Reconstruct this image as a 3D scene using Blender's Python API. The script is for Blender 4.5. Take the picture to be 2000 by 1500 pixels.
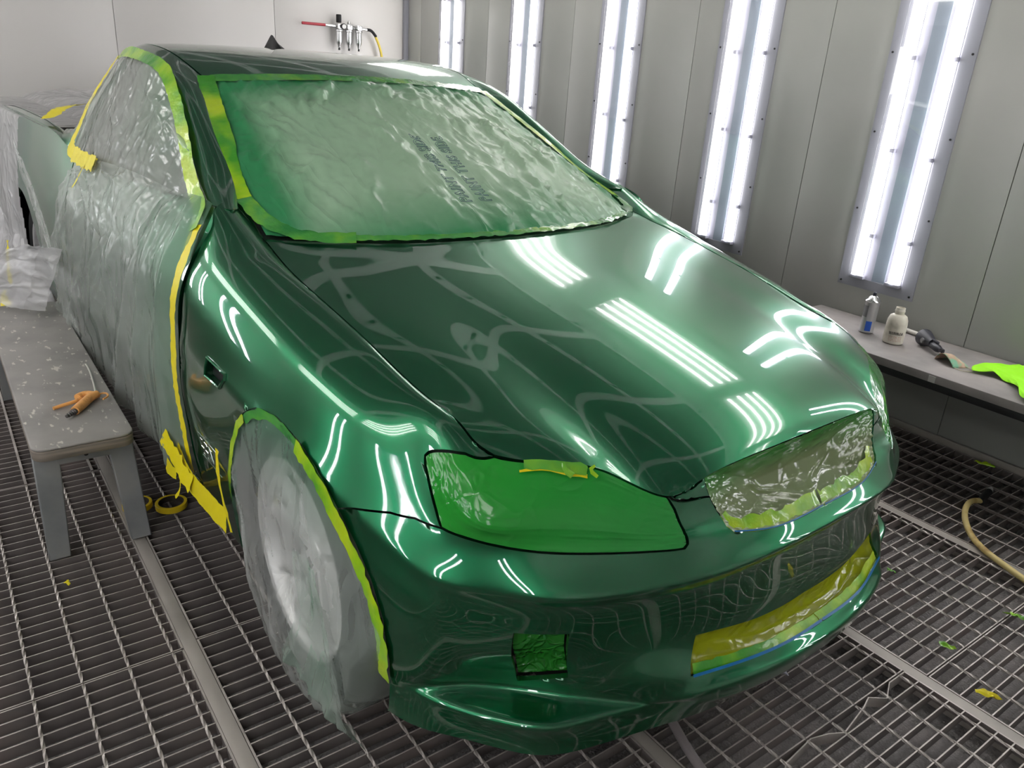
import bpy, bmesh, math, random
import numpy as np
from mathutils import Vector, Matrix, noise
from mathutils.geometry import delaunay_2d_cdt
for o in list(bpy.data.objects): bpy.data.objects.remove(o)
SC = bpy.context.scene
COL = SC.collection
R = math.radians
random.seed(7)

# ------------------------------------------------------------------ camera, world, exposure
cd = bpy.data.cameras.new('camera'); cam = bpy.data.objects.new('camera', cd); COL.objects.link(cam)
cd.sensor_width = 36.0; cd.lens = 1528.0 / 2000.0 * 36.0; cd.clip_start = .02; cd.clip_end = 60
def cam_matrix(yaw, pitch, roll, loc):
    fw = Vector((math.cos(yaw)*math.cos(pitch), math.sin(yaw)*math.cos(pitch), -math.sin(pitch)))
    r = fw.cross(Vector((0, 0, 1))).normalized(); u = r.cross(fw)
    c, s = math.cos(roll), math.sin(roll)
    r2 = c*r + s*u; u2 = -s*r + c*u
    m = Matrix((r2, u2, -fw)).transposed().to_4x4(); m.translation = loc
    return m
cam.matrix_world = cam_matrix(R(142.74), R(21.99), R(4.0), Vector((1.561, -1.414, 1.4416)))
SC.camera = cam
W = bpy.data.worlds.new('world'); SC.world = W; W.use_nodes = True
W.node_tree.nodes['Background'].inputs[0].default_value = (.5, .52, .55, 1)
W.node_tree.nodes['Background'].inputs[1].default_value = .02
SC.view_settings.view_transform = 'Standard'; SC.view_settings.look = 'None'
SC.view_settings.gamma = 1; SC.view_settings.use_curve_mapping = False
SC.view_settings.exposure = 0.40
TUBE_WALL = 9.6      # emission of the wall tubes
TUBE_CEIL = 6.2      # emission of the ceiling tubes
try:
    SC.cycles.max_bounces = 10; SC.cycles.transparent_max_bounces = 16; SC.cycles.glossy_bounces = 5
    SC.cycles.caustics_reflective = False; SC.cycles.caustics_refractive = False
    SC.cycles.sample_clamp_indirect = 6
except Exception: pass

# ------------------------------------------------------------------ materials
def mat(name, col, rough=.5, metal=0., coat=0., coat_r=.03, spec=.5, alpha=None, emis=None):
    m = bpy.data.materials.new(name); m.use_nodes = True
    b = m.node_tree.nodes['Principled BSDF']
    b.inputs['Base Color'].default_value = (*col, 1); b.inputs['Roughness'].default_value = rough
    b.inputs['Metallic'].default_value = metal; b.inputs['Coat Weight'].default_value = coat
    b.inputs['Coat Roughness'].default_value = coat_r; b.inputs['Specular IOR Level'].default_value = spec
    if emis: b.inputs['Emission Color'].default_value = (*emis[0], 1); b.inputs['Emission Strength'].default_value = emis[1]
    return m
def N(m, t, **k):
    n = m.node_tree.nodes.new(t)
    for a, v in k.items(): setattr(n, a, v)
    return n
def L(m, a, b): m.node_tree.links.new(a, b)
def bsdf(m): return m.node_tree.nodes['Principled BSDF']
def coords(m, kind='Object', scale=(1, 1, 1)):
    t = N(m, 'ShaderNodeTexCoord'); mp = N(m, 'ShaderNodeMapping'); mp.inputs['Scale'].default_value = scale
    L(m, t.outputs[kind], mp.inputs[0]); return mp.outputs[0]
def mottle(m, cols, scale=6, detail=6, stops=(.3, .7), vec=None, rough=None, dist=0.):
    """base colour from noise between the given colours"""
    n = N(m, 'ShaderNodeTexNoise'); n.inputs['Scale'].default_value = scale; n.inputs['Detail'].default_value = detail
    n.inputs['Distortion'].default_value = dist
    L(m, vec or coords(m), n.inputs['Vector'])
    r = N(m, 'ShaderNodeValToRGB'); e = r.color_ramp.elements
    e[0].position = stops[0]; e[0].color = (*cols[0], 1); e[1].position = stops[1]; e[1].color = (*cols[-1], 1)
    for k, c in enumerate(cols[1:-1]):
        x = e.new(stops[0] + (stops[1]-stops[0])*(k+1)/(len(cols)-1)); x.color = (*c, 1)
    L(m, n.outputs[0], r.inputs[0]); L(m, r.outputs[0], bsdf(m).inputs['Base Color'])
    if rough:
        mr = N(m, 'ShaderNodeMapRange'); mr.inputs[3].default_value = rough[0]; mr.inputs[4].default_value = rough[1]
        L(m, n.outputs[0], mr.inputs[0]); L(m, mr.outputs[0], bsdf(m).inputs['Roughness'])
    return r
def bump(m, scale, strength, dist=.002, detail=4, vec=None, tex='ShaderNodeTexNoise', node=None):
    n = N(m, tex); n.inputs['Scale'].default_value = scale
    if 'Detail' in n.inputs: n.inputs['Detail'].default_value = detail
    L(m, vec or coords(m), n.inputs['Vector'])
    b = N(m, 'ShaderNodeBump'); b.inputs['Strength'].default_value = strength; b.inputs['Distance'].default_value = dist
    L(m, n.outputs[0], b.inputs['Height'])
    L(m, b.outputs[0], (node or bsdf(m)).inputs['Normal']); return b
M = {}
# wet green metallic paint: flake base under clear coat
p = M['paint'] = mat('green_metallic_paint', (.006, .18, .066), .30, .90, 1.0, .010)
bsdf(p).inputs['Coat IOR'].default_value = 1.88
M['black'] = mat('black_plastic', (.006, .006, .007), .55)
M['rubber'] = mat('rubber', (.012, .012, .013), .7); bump(M['rubber'], 60, .3)
M['chrome'] = mat('chrome', (.8, .8, .8), .08, 1)
M['alloy'] = mat('silver_alloy', (.80, .80, .79), .35, .4)
M['glass_dark'] = mat('dark_glass', (.015, .02, .018), .04, 0, 0)
M['cabin'] = mat('cabin_trim', (.22, .215, .20), .8)
M['wall'] = mat('booth_wall_paint', (.36, .36, .345), .32); mottle(M['wall'], [(.34, .355, .328), (.385, .395, .368), (.43, .43, .405)], 1.1, 5, (.3, .72)); bump(M['wall'], 3, .06, .004)
M['wallback'] = mat('booth_end_wall_paint', (.70, .68, .65), .3); bump(M['wallback'], 2, .05, .004)
M['frame'] = mat('light_frame_paint', (.27, .275, .31), .4)
M['pan'] = mat('white_tray', (.42, .42, .50), .4)
M['pan_hi'] = mat('white_reflector', (.85, .86, .90), .35)
M['pan_mid'] = mat('reflector_ridge', (.22, .26, .31), .4)
M['tube'] = mat('fluorescent_tube', (1, 1, 1), .4, emis=((1.0, .985, 1.0), TUBE_WALL))
M['tubec'] = mat('ceiling_fluorescent_tube', (1, 1, 1), .4, emis=((1.0, .96, .90), TUBE_CEIL))
g = M['pane'] = bpy.data.materials.new('clear_pane'); g.use_nodes = True; nt = g.node_tree; nt.nodes.clear()
o_ = N(g, 'ShaderNodeOutputMaterial'); a_ = N(g, 'ShaderNodeBsdfTransparent'); b_ = N(g, 'ShaderNodeBsdfGlossy'); b_.inputs['Roughness'].default_value = .02
x_ = N(g, 'ShaderNodeMixShader'); x_.inputs[0].default_value = .05; L(g, a_.outputs[0], x_.inputs[1]); L(g, b_.outputs[0], x_.inputs[2]); L(g, x_.outputs[0], o_.inputs[0])
M['steel'] = mat('galvanised_steel', (.50, .46, .42), .45, .35); mottle(M['steel'], [(.30, .27, .25), (.50, .455, .42), (.66, .61, .57)], 9, 6, (.25, .7)); bump(M['steel'], 40, .15, .001)
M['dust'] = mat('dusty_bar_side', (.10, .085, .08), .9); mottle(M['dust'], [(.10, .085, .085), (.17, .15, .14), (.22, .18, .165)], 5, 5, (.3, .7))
M['beam'] = mat('steel_beam', (.40, .37, .33), .5, .2); mottle(M['beam'], [(.30, .28, .25), (.42, .39, .35), (.47, .43, .39)], 4, 6, (.25, .7)); bump(M['beam'], 90, .15, .001)
M['pit'] = mat('dusty_pit_filter', (.05, .046, .046), .95); mottle(M['pit'], [(.18, .172, .175), (.29, .275, .27), (.40, .365, .355)], 7, 9, (.3, .75)); bump(M['pit'], 160, .9, .01)
M['filter'] = mat('ceiling_filter_cloth', (.17, .175, .175), .95)
M['cframe'] = mat('ceiling_frame', (.82, .83, .83), .5)
M['tape_y'] = mat('yellow_masking_tape', (.86, .74, .01), .42); bump(M['tape_y'], 55, .5, .003)
M['tape_g'] = mat('green_sprayed_masking_tape', (.36, .62, .01), .3, 0, .5); mottle(M['tape_g'], [(.05, .33, .02), (.28, .60, .01), (.50, .70, .01)], 7, 3, (.34, .62)); bump(M['tape_g'], 38, .6, .004)
M['tape_gg'] = mat('deep_green_sprayed_tape', (.05, .36, .04), .2, 0, .8); mottle(M['tape_gg'], [(.02, .22, .04), (.07, .36, .05), (.2, .5, .03)], 9, 3, (.34, .7)); bump(M['tape_gg'], 45, .6, .004)
M['tape_b'] = mat('blue_fine_line_tape', (.0, .16, .42), .35)

def film(name, tint, alpha, rough=.16, bscale=9., bstr=.8, white=(.75, .8, .74), stretch=(1, 1, 1), crumple=0.5, spray=None, face=.45, coat=.6):
    """thin plastic sheet: partly clear, partly milky, glossy, with fine folds"""
    m = bpy.data.materials.new(name); m.use_nodes = True; b = bsdf(m)
    b.inputs['Roughness'].default_value = rough; b.inputs['Coat Weight'].default_value = coat; b.inputs['Coat Roughness'].default_value = .07
    out = [n for n in m.node_tree.nodes if n.type == 'OUTPUT_MATERIAL'][0]
    vec = coords(m, 'Object', stretch)
    wn = N(m, 'ShaderNodeTexNoise'); wn.inputs['Scale'].default_value = bscale*.35; wn.inputs['Detail'].default_value = 3; L(m, vec, wn.inputs['Vector'])
    ad = N(m, 'ShaderNodeVectorMath', operation='MULTIPLY_ADD'); ad.inputs[1].default_value = (.5, .5, .5); L(m, wn.outputs[1], ad.inputs[0]); L(m, vec, ad.inputs[2])
    vo = N(m, 'ShaderNodeTexVoronoi', feature='DISTANCE_TO_EDGE'); vo.inputs['Scale'].default_value = bscale; L(m, ad.outputs[0], vo.inputs['Vector'])
    cr = N(m, 'ShaderNodeMapRange'); cr.inputs[1].default_value = 0; cr.inputs[2].default_value = .16; cr.inputs[3].default_value = 1; cr.inputs[4].default_value = 0
    L(m, vo.outputs[0], cr.inputs[0])
    n2 = N(m, 'ShaderNodeTexNoise', noise_type='RIDGED_MULTIFRACTAL'); n2.inputs['Scale'].default_value = bscale*.7; n2.inputs['Detail'].default_value = 5; L(m, ad.outputs[0], n2.inputs['Vector'])
    mx = N(m, 'ShaderNodeMath', operation='MULTIPLY_ADD'); mx.inputs[1].default_value = crumple; L(m, cr.outputs[0], mx.inputs[0]); L(m, n2.outputs[0], mx.inputs[2])
    bp = N(m, 'ShaderNodeBump'); bp.inputs['Strength'].default_value = bstr; bp.inputs['Distance'].default_value = .012
    L(m, mx.outputs[0], bp.inputs['Height']); L(m, bp.outputs[0], b.inputs['Normal']); L(m, bp.outputs[0], b.inputs['Coat Normal'])
    at = N(m, 'ShaderNodeAttribute'); at.attribute_name = 'spray'
    mc = N(m, 'ShaderNodeMixRGB'); mc.inputs[1].default_value = (*tint, 1); mc.inputs[2].default_value = (*(spray or tint), 1); L(m, at.outputs['Fac'], mc.inputs[0])
    L(m, mc.outputs[0], b.inputs['Base Color'])
    tr = N(m, 'ShaderNodeBsdfTransparent'); tl = N(m, 'ShaderNodeBsdfTranslucent'); L(m, mc.outputs[0], tl.inputs[0])
    m1 = N(m, 'ShaderNodeMixShader'); m1.inputs[0].default_value = .3; L(m, b.outputs[0], m1.inputs[1]); L(m, tl.outputs[0], m1.inputs[2])
    lw = N(m, 'ShaderNodeLayerWeight'); lw.inputs[0].default_value = .35; L(m, bp.outputs[0], lw.inputs[1])
    fa = N(m, 'ShaderNodeMath', operation='MULTIPLY_ADD'); fa.inputs[1].default_value = face; fa.inputs[2].default_value = alpha; fa.use_clamp = True; L(m, lw.outputs[1], fa.inputs[0])
    f2 = N(m, 'ShaderNodeMath', operation='MULTIPLY_ADD'); f2.inputs[1].default_value = .3; f2.use_clamp = True; L(m, at.outputs['Fac'], f2.inputs[0]); L(m, fa.outputs[0], f2.inputs[2])
    m2 = N(m, 'ShaderNodeMixShader'); L(m, f2.outputs[0], m2.inputs[0]); L(m, tr.outputs[0], m2.inputs[1]); L(m, m1.outputs[0], m2.inputs[2])
    L(m, m2.outputs[0], out.inputs[0]); return m
M['film_ws'] = film('windscreen_film', (.70, .95, .68), .86, .34, 9, .7, stretch=(.35, 1.0, .35), crumple=.25, coat=.18, spray=(.06, .40, .15))
M['film_side'] = film('clear_masking_film', (.88, .91, .88), .20, .09, 6, .9, stretch=(1, 1, .35), face=.30, spray=(.10, .40, .20))
M['film_win'] = film('side_window_film', (.74, .80, .74), .36, .10, 8, .8, stretch=(1, 1, .45), face=.3, crumple=.3, spray=(.08, .40, .15))
M['film_tub'] = film('loose_masking_film', (.86, .86, .87), .52, .18, 7, .8, spray=(.7, .7, .7))
M['film_wheel'] = film('wheel_bag_film', (.97, 1.0, .97), .19, .08, 6, 1.0, stretch=(1, 1, .4), face=.26, crumple=.8, spray=(.14, .42, .24))
M['film_green'] = film('green_sprayed_film', (.42, .52, .26), .70, .10, 6, .35, crumple=.3, spray=(.08, .42, .08))
M['film_lime'] = film('lime_sprayed_film', (.62, .68, .03), .85, .12, 7, .5, crumple=.3, spray=(.22, .26, .14))

# ------------------------------------------------------------------ object helpers
def tag(o, label=None, cat=None, group=None, kind=None):
    if label: o['label'] = label
    if cat: o['category'] = cat
    if group: o['group'] = group
    if kind: o['kind'] = kind
    return o
def empty(name, loc=(0, 0, 0), rz=0., parent=None):
    o = bpy.data.objects.new(name, None); COL.objects.link(o); o.location = loc; o.rotation_euler = (0, 0, rz)
    o.empty_display_size = .1; o.parent = parent; return o
def link_mesh(name, me, m, parent=None):
    o = bpy.data.objects.new(name, me); COL.objects.link(o)
    if m and not me.materials: me.materials.append(m)
    if parent: o.parent = parent
    return o
def build(name, bm, m, parent=None, smooth=True, ang=40):
    me = bpy.data.meshes.new(name)
    bmesh.ops.recalc_face_normals(bm, faces=bm.faces[:])
    if smooth:
        for f in bm.faces: f.smooth = True
        for e in bm.edges:
            if len(e.link_faces) == 2 and e.calc_face_angle(0) > R(ang): e.smooth = False
    bm.to_mesh(me); bm.free()
    return link_mesh(name, me, m, parent)
def pydata(name, V, F, m, parent=None, smooth=True, spray=None):
    me = bpy.data.meshes.new(name); me.from_pydata([tuple(map(float, v)) for v in V], [], F)
    if smooth: me.polygons.foreach_set('use_smooth', [True]*len(me.polygons))
    if spray is not None:
        a = me.attributes.new('spray', 'FLOAT', 'POINT'); a.data.foreach_set('value', np.clip(spray, 0, 1).astype(np.float32))
    me.update(); return link_mesh(name, me, m, parent)
def box(bm, x0, x1, y0, y1, z0, z1, bev=0., seg=2):
    r = bmesh.ops.create_cube(bm, size=1)
    vs = r['verts']
    for v in vs: v.co = Vector(((x0+x1)/2 + v.co.x*(x1-x0), (y0+y1)/2 + v.co.y*(y1-y0), (z0+z1)/2 + v.co.z*(z1-z0)))
    if bev:
        bmesh.ops.bevel(bm, geom=list({e for v in vs for e in v.link_edges}), offset=bev, segments=seg, affect='EDGES', profile=.5)
    return vs
def boxo(name, b, m, parent=None, bev=0., smooth=True):
    bm = bmesh.new(); box(bm, *b, bev=bev); return build(name, bm, m, parent, smooth)
def frames(P):
    P = [Vector(p) for p in P]; out = []; up = Vector((0, 0, 1))
    t0 = (P[1]-P[0]).normalized()
    n = t0.cross(up); n = n.normalized() if n.length > .05 else Vector((1, 0, 0))
    for i, p in enumerate(P):
        t = (P[min(i+1, len(P)-1)] - P[max(i-1, 0)]).normalized()
        n = (n - t*n.dot(t)).normalized(); out.append((p, t, n, t.cross(n)))
    return out
def tube(bm, P, r, seg=12, cap=True):
    rr = r if isinstance(r, (list, tuple)) else [r]*len(P); rings = []
    for k, (p, t, n, b) in enumerate(frames(P)):
        rings.append([bm.verts.new(p + (n*math.cos(a) + b*math.sin(a))*rr[k]) for a in [2*math.pi*i/seg for i in range(seg)]])
    for A, B in zip(rings, rings[1:]):
        for i in range(seg): bm.faces.new((A[i], A[(i+1) % seg], B[(i+1) % seg], B[i]))
    if cap: bm.faces.new(rings[0][::-1]); bm.faces.new(rings[-1])
def tubeo(name, P, r, m, parent=None, seg=12):
    bm = bmesh.new(); tube(bm, P, r, seg); return build(name, bm, m, parent)
def nat_spline(t,P,q):
    """natural cubic spline through P (n,...) at params t, sampled at q"""
    t=np.asarray(t,float);P=np.asarray(P,float);q=np.asarray(q,float);n=len(t);h=np.diff(t)
    A=np.zeros((n,n));B=np.zeros_like(P)
    A[0,0]=A[-1,-1]=1
    for i in range(1,n-1):
        A[i,i-1]=h[i-1];A[i,i]=2*(h[i-1]+h[i]);A[i,i+1]=h[i]
        B[i]=6*((P[i+1]-P[i])/h[i]-(P[i]-P[i-1])/h[i-1])
    M=np.linalg.solve(A,B.reshape(n,-1)).reshape(P.shape)
    k=np.clip(np.searchsorted(t,q,side='right')-1,0,n-2)
    sh=(len(q),)+(1,)*(P.ndim-1)
    hk=h[k].reshape(sh);a=((t[k+1]-q).reshape(sh));b=((q-t[k]).reshape(sh))
    return (M[k]*a**3+M[k+1]*b**3)/(6*hk)+(P[k]/hk-M[k]*hk/6)*a+(P[k+1]/hk-M[k+1]*hk/6)*b
class Patch:
    def __init__(s,P,rt=None,ct=None,N=24,fn=None,sym=False):
        P=np.asarray(P,float)                       # rows x cols x 3
        s.rt=np.arange(P.shape[0],dtype=float) if rt is None else np.asarray(rt,float)
        s.ct=np.arange(P.shape[1],dtype=float) if ct is None else np.asarray(ct,float)
        if sym:                                     # mirror across y=0 so that tangents cross the middle squarely
            s.cT=np.concatenate([-s.ct[:0:-1],s.ct]);M=P[:,:0:-1]*[1,-1,1];s.P=np.concatenate([M,P],1)
        else: s.cT=s.ct;s.P=P
        s.fn=fn
        s.vs=np.linspace(s.rt[0],s.rt[-1],int((s.rt[-1]-s.rt[0])*N)+1)
        s.us=np.linspace(s.ct[0],s.ct[-1],int((s.ct[-1]-s.ct[0])*N)+1)
        G=nat_spline(s.rt,s.P,s.vs)
        G=nat_spline(s.cT,G.transpose(1,0,2),s.us).transpose(1,0,2)
        if fn: G=fn(G,s)
        s.G=G
    def ev(s,uv):
        uv=np.atleast_2d(uv)
        fu=np.clip((uv[:,0]-s.us[0])/(s.us[1]-s.us[0]),0,len(s.us)-1.0001);fv=np.clip((uv[:,1]-s.vs[0])/(s.vs[1]-s.vs[0]),0,len(s.vs)-1.0001)
        i=fv.astype(int);j=fu.astype(int);a=(fv-i)[:,None];b=(fu-j)[:,None];G=s.G
        return (G[i,j]*(1-a)*(1-b)+G[i+1,j]*a*(1-b)+G[i,j+1]*(1-a)*b+G[i+1,j+1]*a*b)
def lerp(a,b,t): return [a[k]+(b[k]-a[k])*t for k in range(3)]
# front clip, right-hand half, y counted outwards: columns go from the middle of the nose round to the door edge
CL=[
[(.715,0,.745),(.735,0,.70),(.76,0,.655),(.79,0,.615),(.82,0,.578),(.80,0,.53),(.80,0,.385),(.852,0,.336),(.866,0,.27),(.82,0,.20)],
[(.712,.17,.742),(.733,.17,.70),(.756,.17,.655),(.785,.165,.617),(.815,.17,.575),(.797,.17,.53),(.795,.17,.39),(.842,.17,.336),(.858,.17,.27),(.81,.17,.20)],
[(.705,.325,.727),(.718,.315,.695),(.735,.30,.655),(.76,.29,.622),(.798,.305,.568),(.778,.31,.52),(.775,.31,.40),(.800,.33,.332),(.822,.33,.27),(.792,.31,.20)],
[(.683,.405,.70),(.702,.405,.672),(.722,.403,.643),(.742,.40,.617),(.762,.42,.555),(.742,.425,.50),(.74,.43,.40),(.765,.44,.33),(.769,.43,.272),(.762,.43,.20)],
[(.613,.484,.738),(.645,.502,.702),(.667,.518,.655),(.674,.526,.612),(.698,.565,.545),(.678,.565,.49),(.672,.57,.40),(.670,.563,.33),(.711,.58,.27),(.715,.57,.19)],
[(.556,.566,.76),(.585,.593,.72),(.594,.638,.665),(.595,.648,.615),(.626,.666,.54),(.61,.67,.49),(.60,.68,.40),(.580,.662,.33),(.660,.68,.27),(.665,.68,.195)],
[(.47,.664,.765),(.500,.706,.728),(.512,.744,.675),(.500,.745,.63),(.538,.745,.54),(.525,.757,.49),(.52,.77,.40),(.515,.757,.33),(.553,.768,.27),(.56,.77,.20)],
[(.383,.68,.797),(.36,.712,.796),(.362,.752,.75),(.405,.785,.655),(.455,.81,.56),(.455,.825,.50),(.455,.838,.41),(.452,.838,.33),(.447,.834,.275),(.455,.84,.20)],
[(.27,.69,.816),(.24,.72,.825),(.25,.79,.785),(.265,.835,.72),(.285,.87,.63),(.295,.885,.54),(.30,.89,.42),(.30,.885,.33),(.30,.88,.25),(.30,.875,.20)],
[(.125,.70,.853),(.121,.733,.856),(.125,.815,.82),(.125,.865,.76),(.125,.905,.67),(.125,.915,.55),(.125,.915,.42),(.125,.91,.33),(.125,.90,.25),(.125,.895,.20)],
[(0,.705,.886),(-.027,.742,.885),(-.03,.83,.85),(-.035,.88,.785),(-.04,.915,.69),(-.04,.92,.56),(-.04,.92,.43),(-.04,.91,.34),(-.04,.90,.26),(-.04,.89,.20)],
[(-.2,.712,.922),(-.231,.757,.927),(-.22,.84,.89),(-.22,.89,.81),(-.215,.918,.70),(-.215,.922,.58),(-.215,.918,.46),(-.215,.905,.36),(-.215,.895,.28),(-.215,.885,.20)],
[(-.34,.714,.947),(-.36,.762,.957),(-.37,.85,.925),(-.38,.90,.835),(-.385,.92,.71),(-.39,.922,.58),(-.385,.915,.46),(-.38,.90,.36),(-.38,.89,.28),(-.38,.88,.20)],
[(-.49,.70,.98),(-.46,.765,.985),(-.475,.85,.945),(-.49,.90,.845),(-.50,.918,.71),(-.505,.92,.58),(-.50,.912,.46),(-.49,.90,.36),(-.485,.89,.28),(-.48,.88,.20)],
[(-.655,.70,1.034),(-.63,.77,1.052),(-.56,.845,.96),(-.555,.895,.86),(-.60,.908,.70),(-.61,.912,.58),(-.60,.905,.46),(-.58,.90,.36),(-.575,.89,.28),(-.57,.88,.20)]]
LEDGE={0:(.874,0,.312),1:(.865,.17,.312),2:(.826,.335,.306),3:(.770,.437,.284),4:(.672,.563,.285),5:(.575,.660,.285),6:(.505,.752,.290),7:(.446,.834,.292)}
ROWT=[0,1,2,3,3.8,4,4.25,5,6,7,7.5,7.6,7.93,8,8.25,9]
def clip_grid():
    out=[]
    for i,c in enumerate(CL):
        lg=LEDGE.get(i) or lerp(c[7],c[8],.6)
        out.append([*c[:4],lerp(c[3],c[4],.8),c[4],lerp(c[4],c[5],.25),c[5],c[6],c[7],lerp(c[7],lg,.82),lg,lerp(lg,c[8],.88),c[8],lerp(c[8],c[9],.25),c[9]])
    A=np.array(out)                              # cols x rows x 3: fair the fender lengthways
    for _ in range(3):
        B=A.copy()
        for c in range(8,13):
            for r in range(A.shape[1]):
                a,m,b=A[c-1,r],A[c,r],A[c+1,r]; t=(m[0]-a[0])/(b[0]-a[0]+1e-9); lin=a+(b-a)*t
                B[c,r,1:]=m[1:]*.55+lin[1:]*.45
        A=A+(B-A)*.7
        B=A.copy()                               # and push back out by the mean shrinkage
        for c in range(8,13):
            for r in range(A.shape[1]):
                a,m,b=A[c-1,r],A[c,r],A[c+1,r]; t=(m[0]-a[0])/(b[0]-a[0]+1e-9); lin=a+(b-a)*t
                B[c,r,1:]=m[1:]-(lin[1:]-m[1:])*.25
        A=B
    return A.transpose(1,0,2)

def smoothpath(P, n=8):
    P = np.array(P, float); t = np.arange(len(P)); q = np.linspace(0, len(P)-1, (len(P)-1)*n+1)
    return [tuple(v) for v in nat_spline(t, P, q)]
def lathe(bm, prof, seg=24, c=(0, 0, 0), axis='Z', caps=True):
    rings = []
    for r_, h in prof:
        ring = []
        for i in range(seg):
            a = 2*math.pi*i/seg; x, y = r_*math.cos(a), r_*math.sin(a)
            v = {'Z': (x, y, h), 'X': (h, x, y), 'Y': (x, h, y)}[axis]
            ring.append(bm.verts.new(Vector(c) + Vector(v)))
        rings.append(ring)
    for A, B in zip(rings, rings[1:]):
        for i in range(seg): bm.faces.new((A[i], A[(i+1) % seg], B[(i+1) % seg], B[i]))
    if caps: bm.faces.new(rings[0][::-1]); bm.faces.new(rings[-1])
def latheo(name, prof, m, parent=None, seg=24, c=(0, 0, 0), axis='Z', ang=35, caps=True):
    bm = bmesh.new(); lathe(bm, prof, seg, c, axis, caps); return build(name, bm, m, parent, ang=ang)
def vnoise(x, y, seed=0):
    x = np.asarray(x, float); y = np.asarray(y, float); xi = np.floor(x).astype(np.int64); yi = np.floor(y).astype(np.int64); fx = x-xi; fy = y-yi
    def h(a, b):
        n = (a*374761393 + b*668265263 + seed*1442695041) & 0xffffffff; n = ((n ^ (n >> 13))*1274126177) & 0xffffffff
        return ((n ^ (n >> 16)) & 0xffff)/65535.
    u = fx*fx*(3-2*fx); v = fy*fy*(3-2*fy)
    return (h(xi, yi)*(1-u)+h(xi+1, yi)*u)*(1-v) + (h(xi, yi+1)*(1-u)+h(xi+1, yi+1)*u)*v
def fbm(x, y, seed=0, o=4):
    x = np.asarray(x, float); y = np.asarray(y, float); return sum(vnoise(x*2**k, y*2**k, seed+k)/2**k for k in range(o))/2
def ridge(x, y, seed=0, o=3):
    x = np.asarray(x, float); y = np.asarray(y, float); return sum((1-np.abs(2*vnoise(x*2**k, y*2**k, seed+k)-1))**2/2**k for k in range(o))/1.8

# ------------------------------------------------------------------ the booth
XB, XF, YR, YL_, ZC = -4.87, 3.6, 2.10, -2.64, 2.72
SLZ, SLY = 2.08, .62          # where the sloping light shelf starts on the wall, and how far it reaches in
tag(boxo('wall_back', (XB-.06, XB, YL_-.06, YR+.06, -.1, ZC+.1), M['wallback']), kind='structure')
tag(boxo('wall_front', (XF, XF+.06, YL_-.06, YR+.06, -.1, ZC+.1), M['wall']), kind='structure')
wr = tag(boxo('wall_right', (XB, XF, YR, YR+.06, -.1, ZC+.1), M['frame']), kind='structure')
wl_ = tag(boxo('wall_left', (XB, XF, YL_-.06, YL_, -.1, ZC+.1), M['frame']), kind='structure')
seams = [XB+.01, -4.61, -3.63, -2.66, -1.62, -.80, .15, 1.12, 2.1, 3.0, XF]
for w_, y0, y1 in ((wr, YR-.012, YR), (wl_, YL_, YL_+.012)):
    for a, b in zip(seams, seams[1:]):
        boxo('wall_panel', (a+.0015, b-.0015, y0, y1, .03 if y0 > 0 else -.02, SLZ), M['wall'], w_, bev=.0015)
for a, b in ((YL_, -1.3), (-1.3, -.18), (-.18, .95), (.95, YR-.012)):
    boxo('wall_panel', (XB, XB+.012, a+.0015, b-.0015, 0, ZC), M['wallback'], bpy.data.objects['wall_back'], bev=.0015)
tag(boxo('trim_1', (XB+.012, XB+.05, YR-.052, YR-.012, 0, SLZ), M['frame'], bev=.004), kind='structure')
tag(boxo('baseboard_right', (XB, XF, YR-.028, YR-.012, 0, .03), M['beam'], bev=.003), kind='structure')
# sloping shelves between the walls and the ceiling, with long four-tube lights set in them
ceil = tag(boxo('ceiling', (XB, XF, YL_, YR, ZC, ZC+.06), M['cframe']), kind='structure')
def slope(name, y0, y1):
    n = 2; V = [(XB, y0, SLZ), (XF, y0, SLZ), (XF, y1, ZC), (XB, y1, ZC)]
    o_ = .03 if y0 > 0 else -.03
    V += [(x, y+o_, z+.03) for x, y, z in V]
    return tag(pydata(name, V, [(0, 1, 2, 3), (7, 6, 5, 4), (0, 4, 5, 1), (1, 5, 6, 2), (2, 6, 7, 3), (3, 7, 4, 0)], M['cframe'], smooth=False), kind='structure')
slope('trim_2', YR, YR-SLY); slope('trim_3', YL_, YL_+SLY)
# filter cloths held in metal frames over the car
fy = list(np.linspace(YL_+SLY, YR-SLY, 6))
fx = [XB+.05, -4.1, -3.1, -2.1, -1.1, -.1, .9, 1.9, 2.9, XF]
for i in range(len(fx)-1):
    for j in range(5):
        boxo('filter_panel', (fx[i]+.055, fx[i+1]-.055, fy[j]+.05, fy[j+1]-.05, ZC-.008, ZC), M['filter'], ceil, smooth=False)
    for j in range(6):
        for k in range(3):
            boxo('screw', (fx[i]+.2+.3*k, fx[i]+.225+.3*k, fy[j]-.0125, fy[j]+.0125, ZC-.014, ZC), M['black'], ceil, smooth=False)

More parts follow.
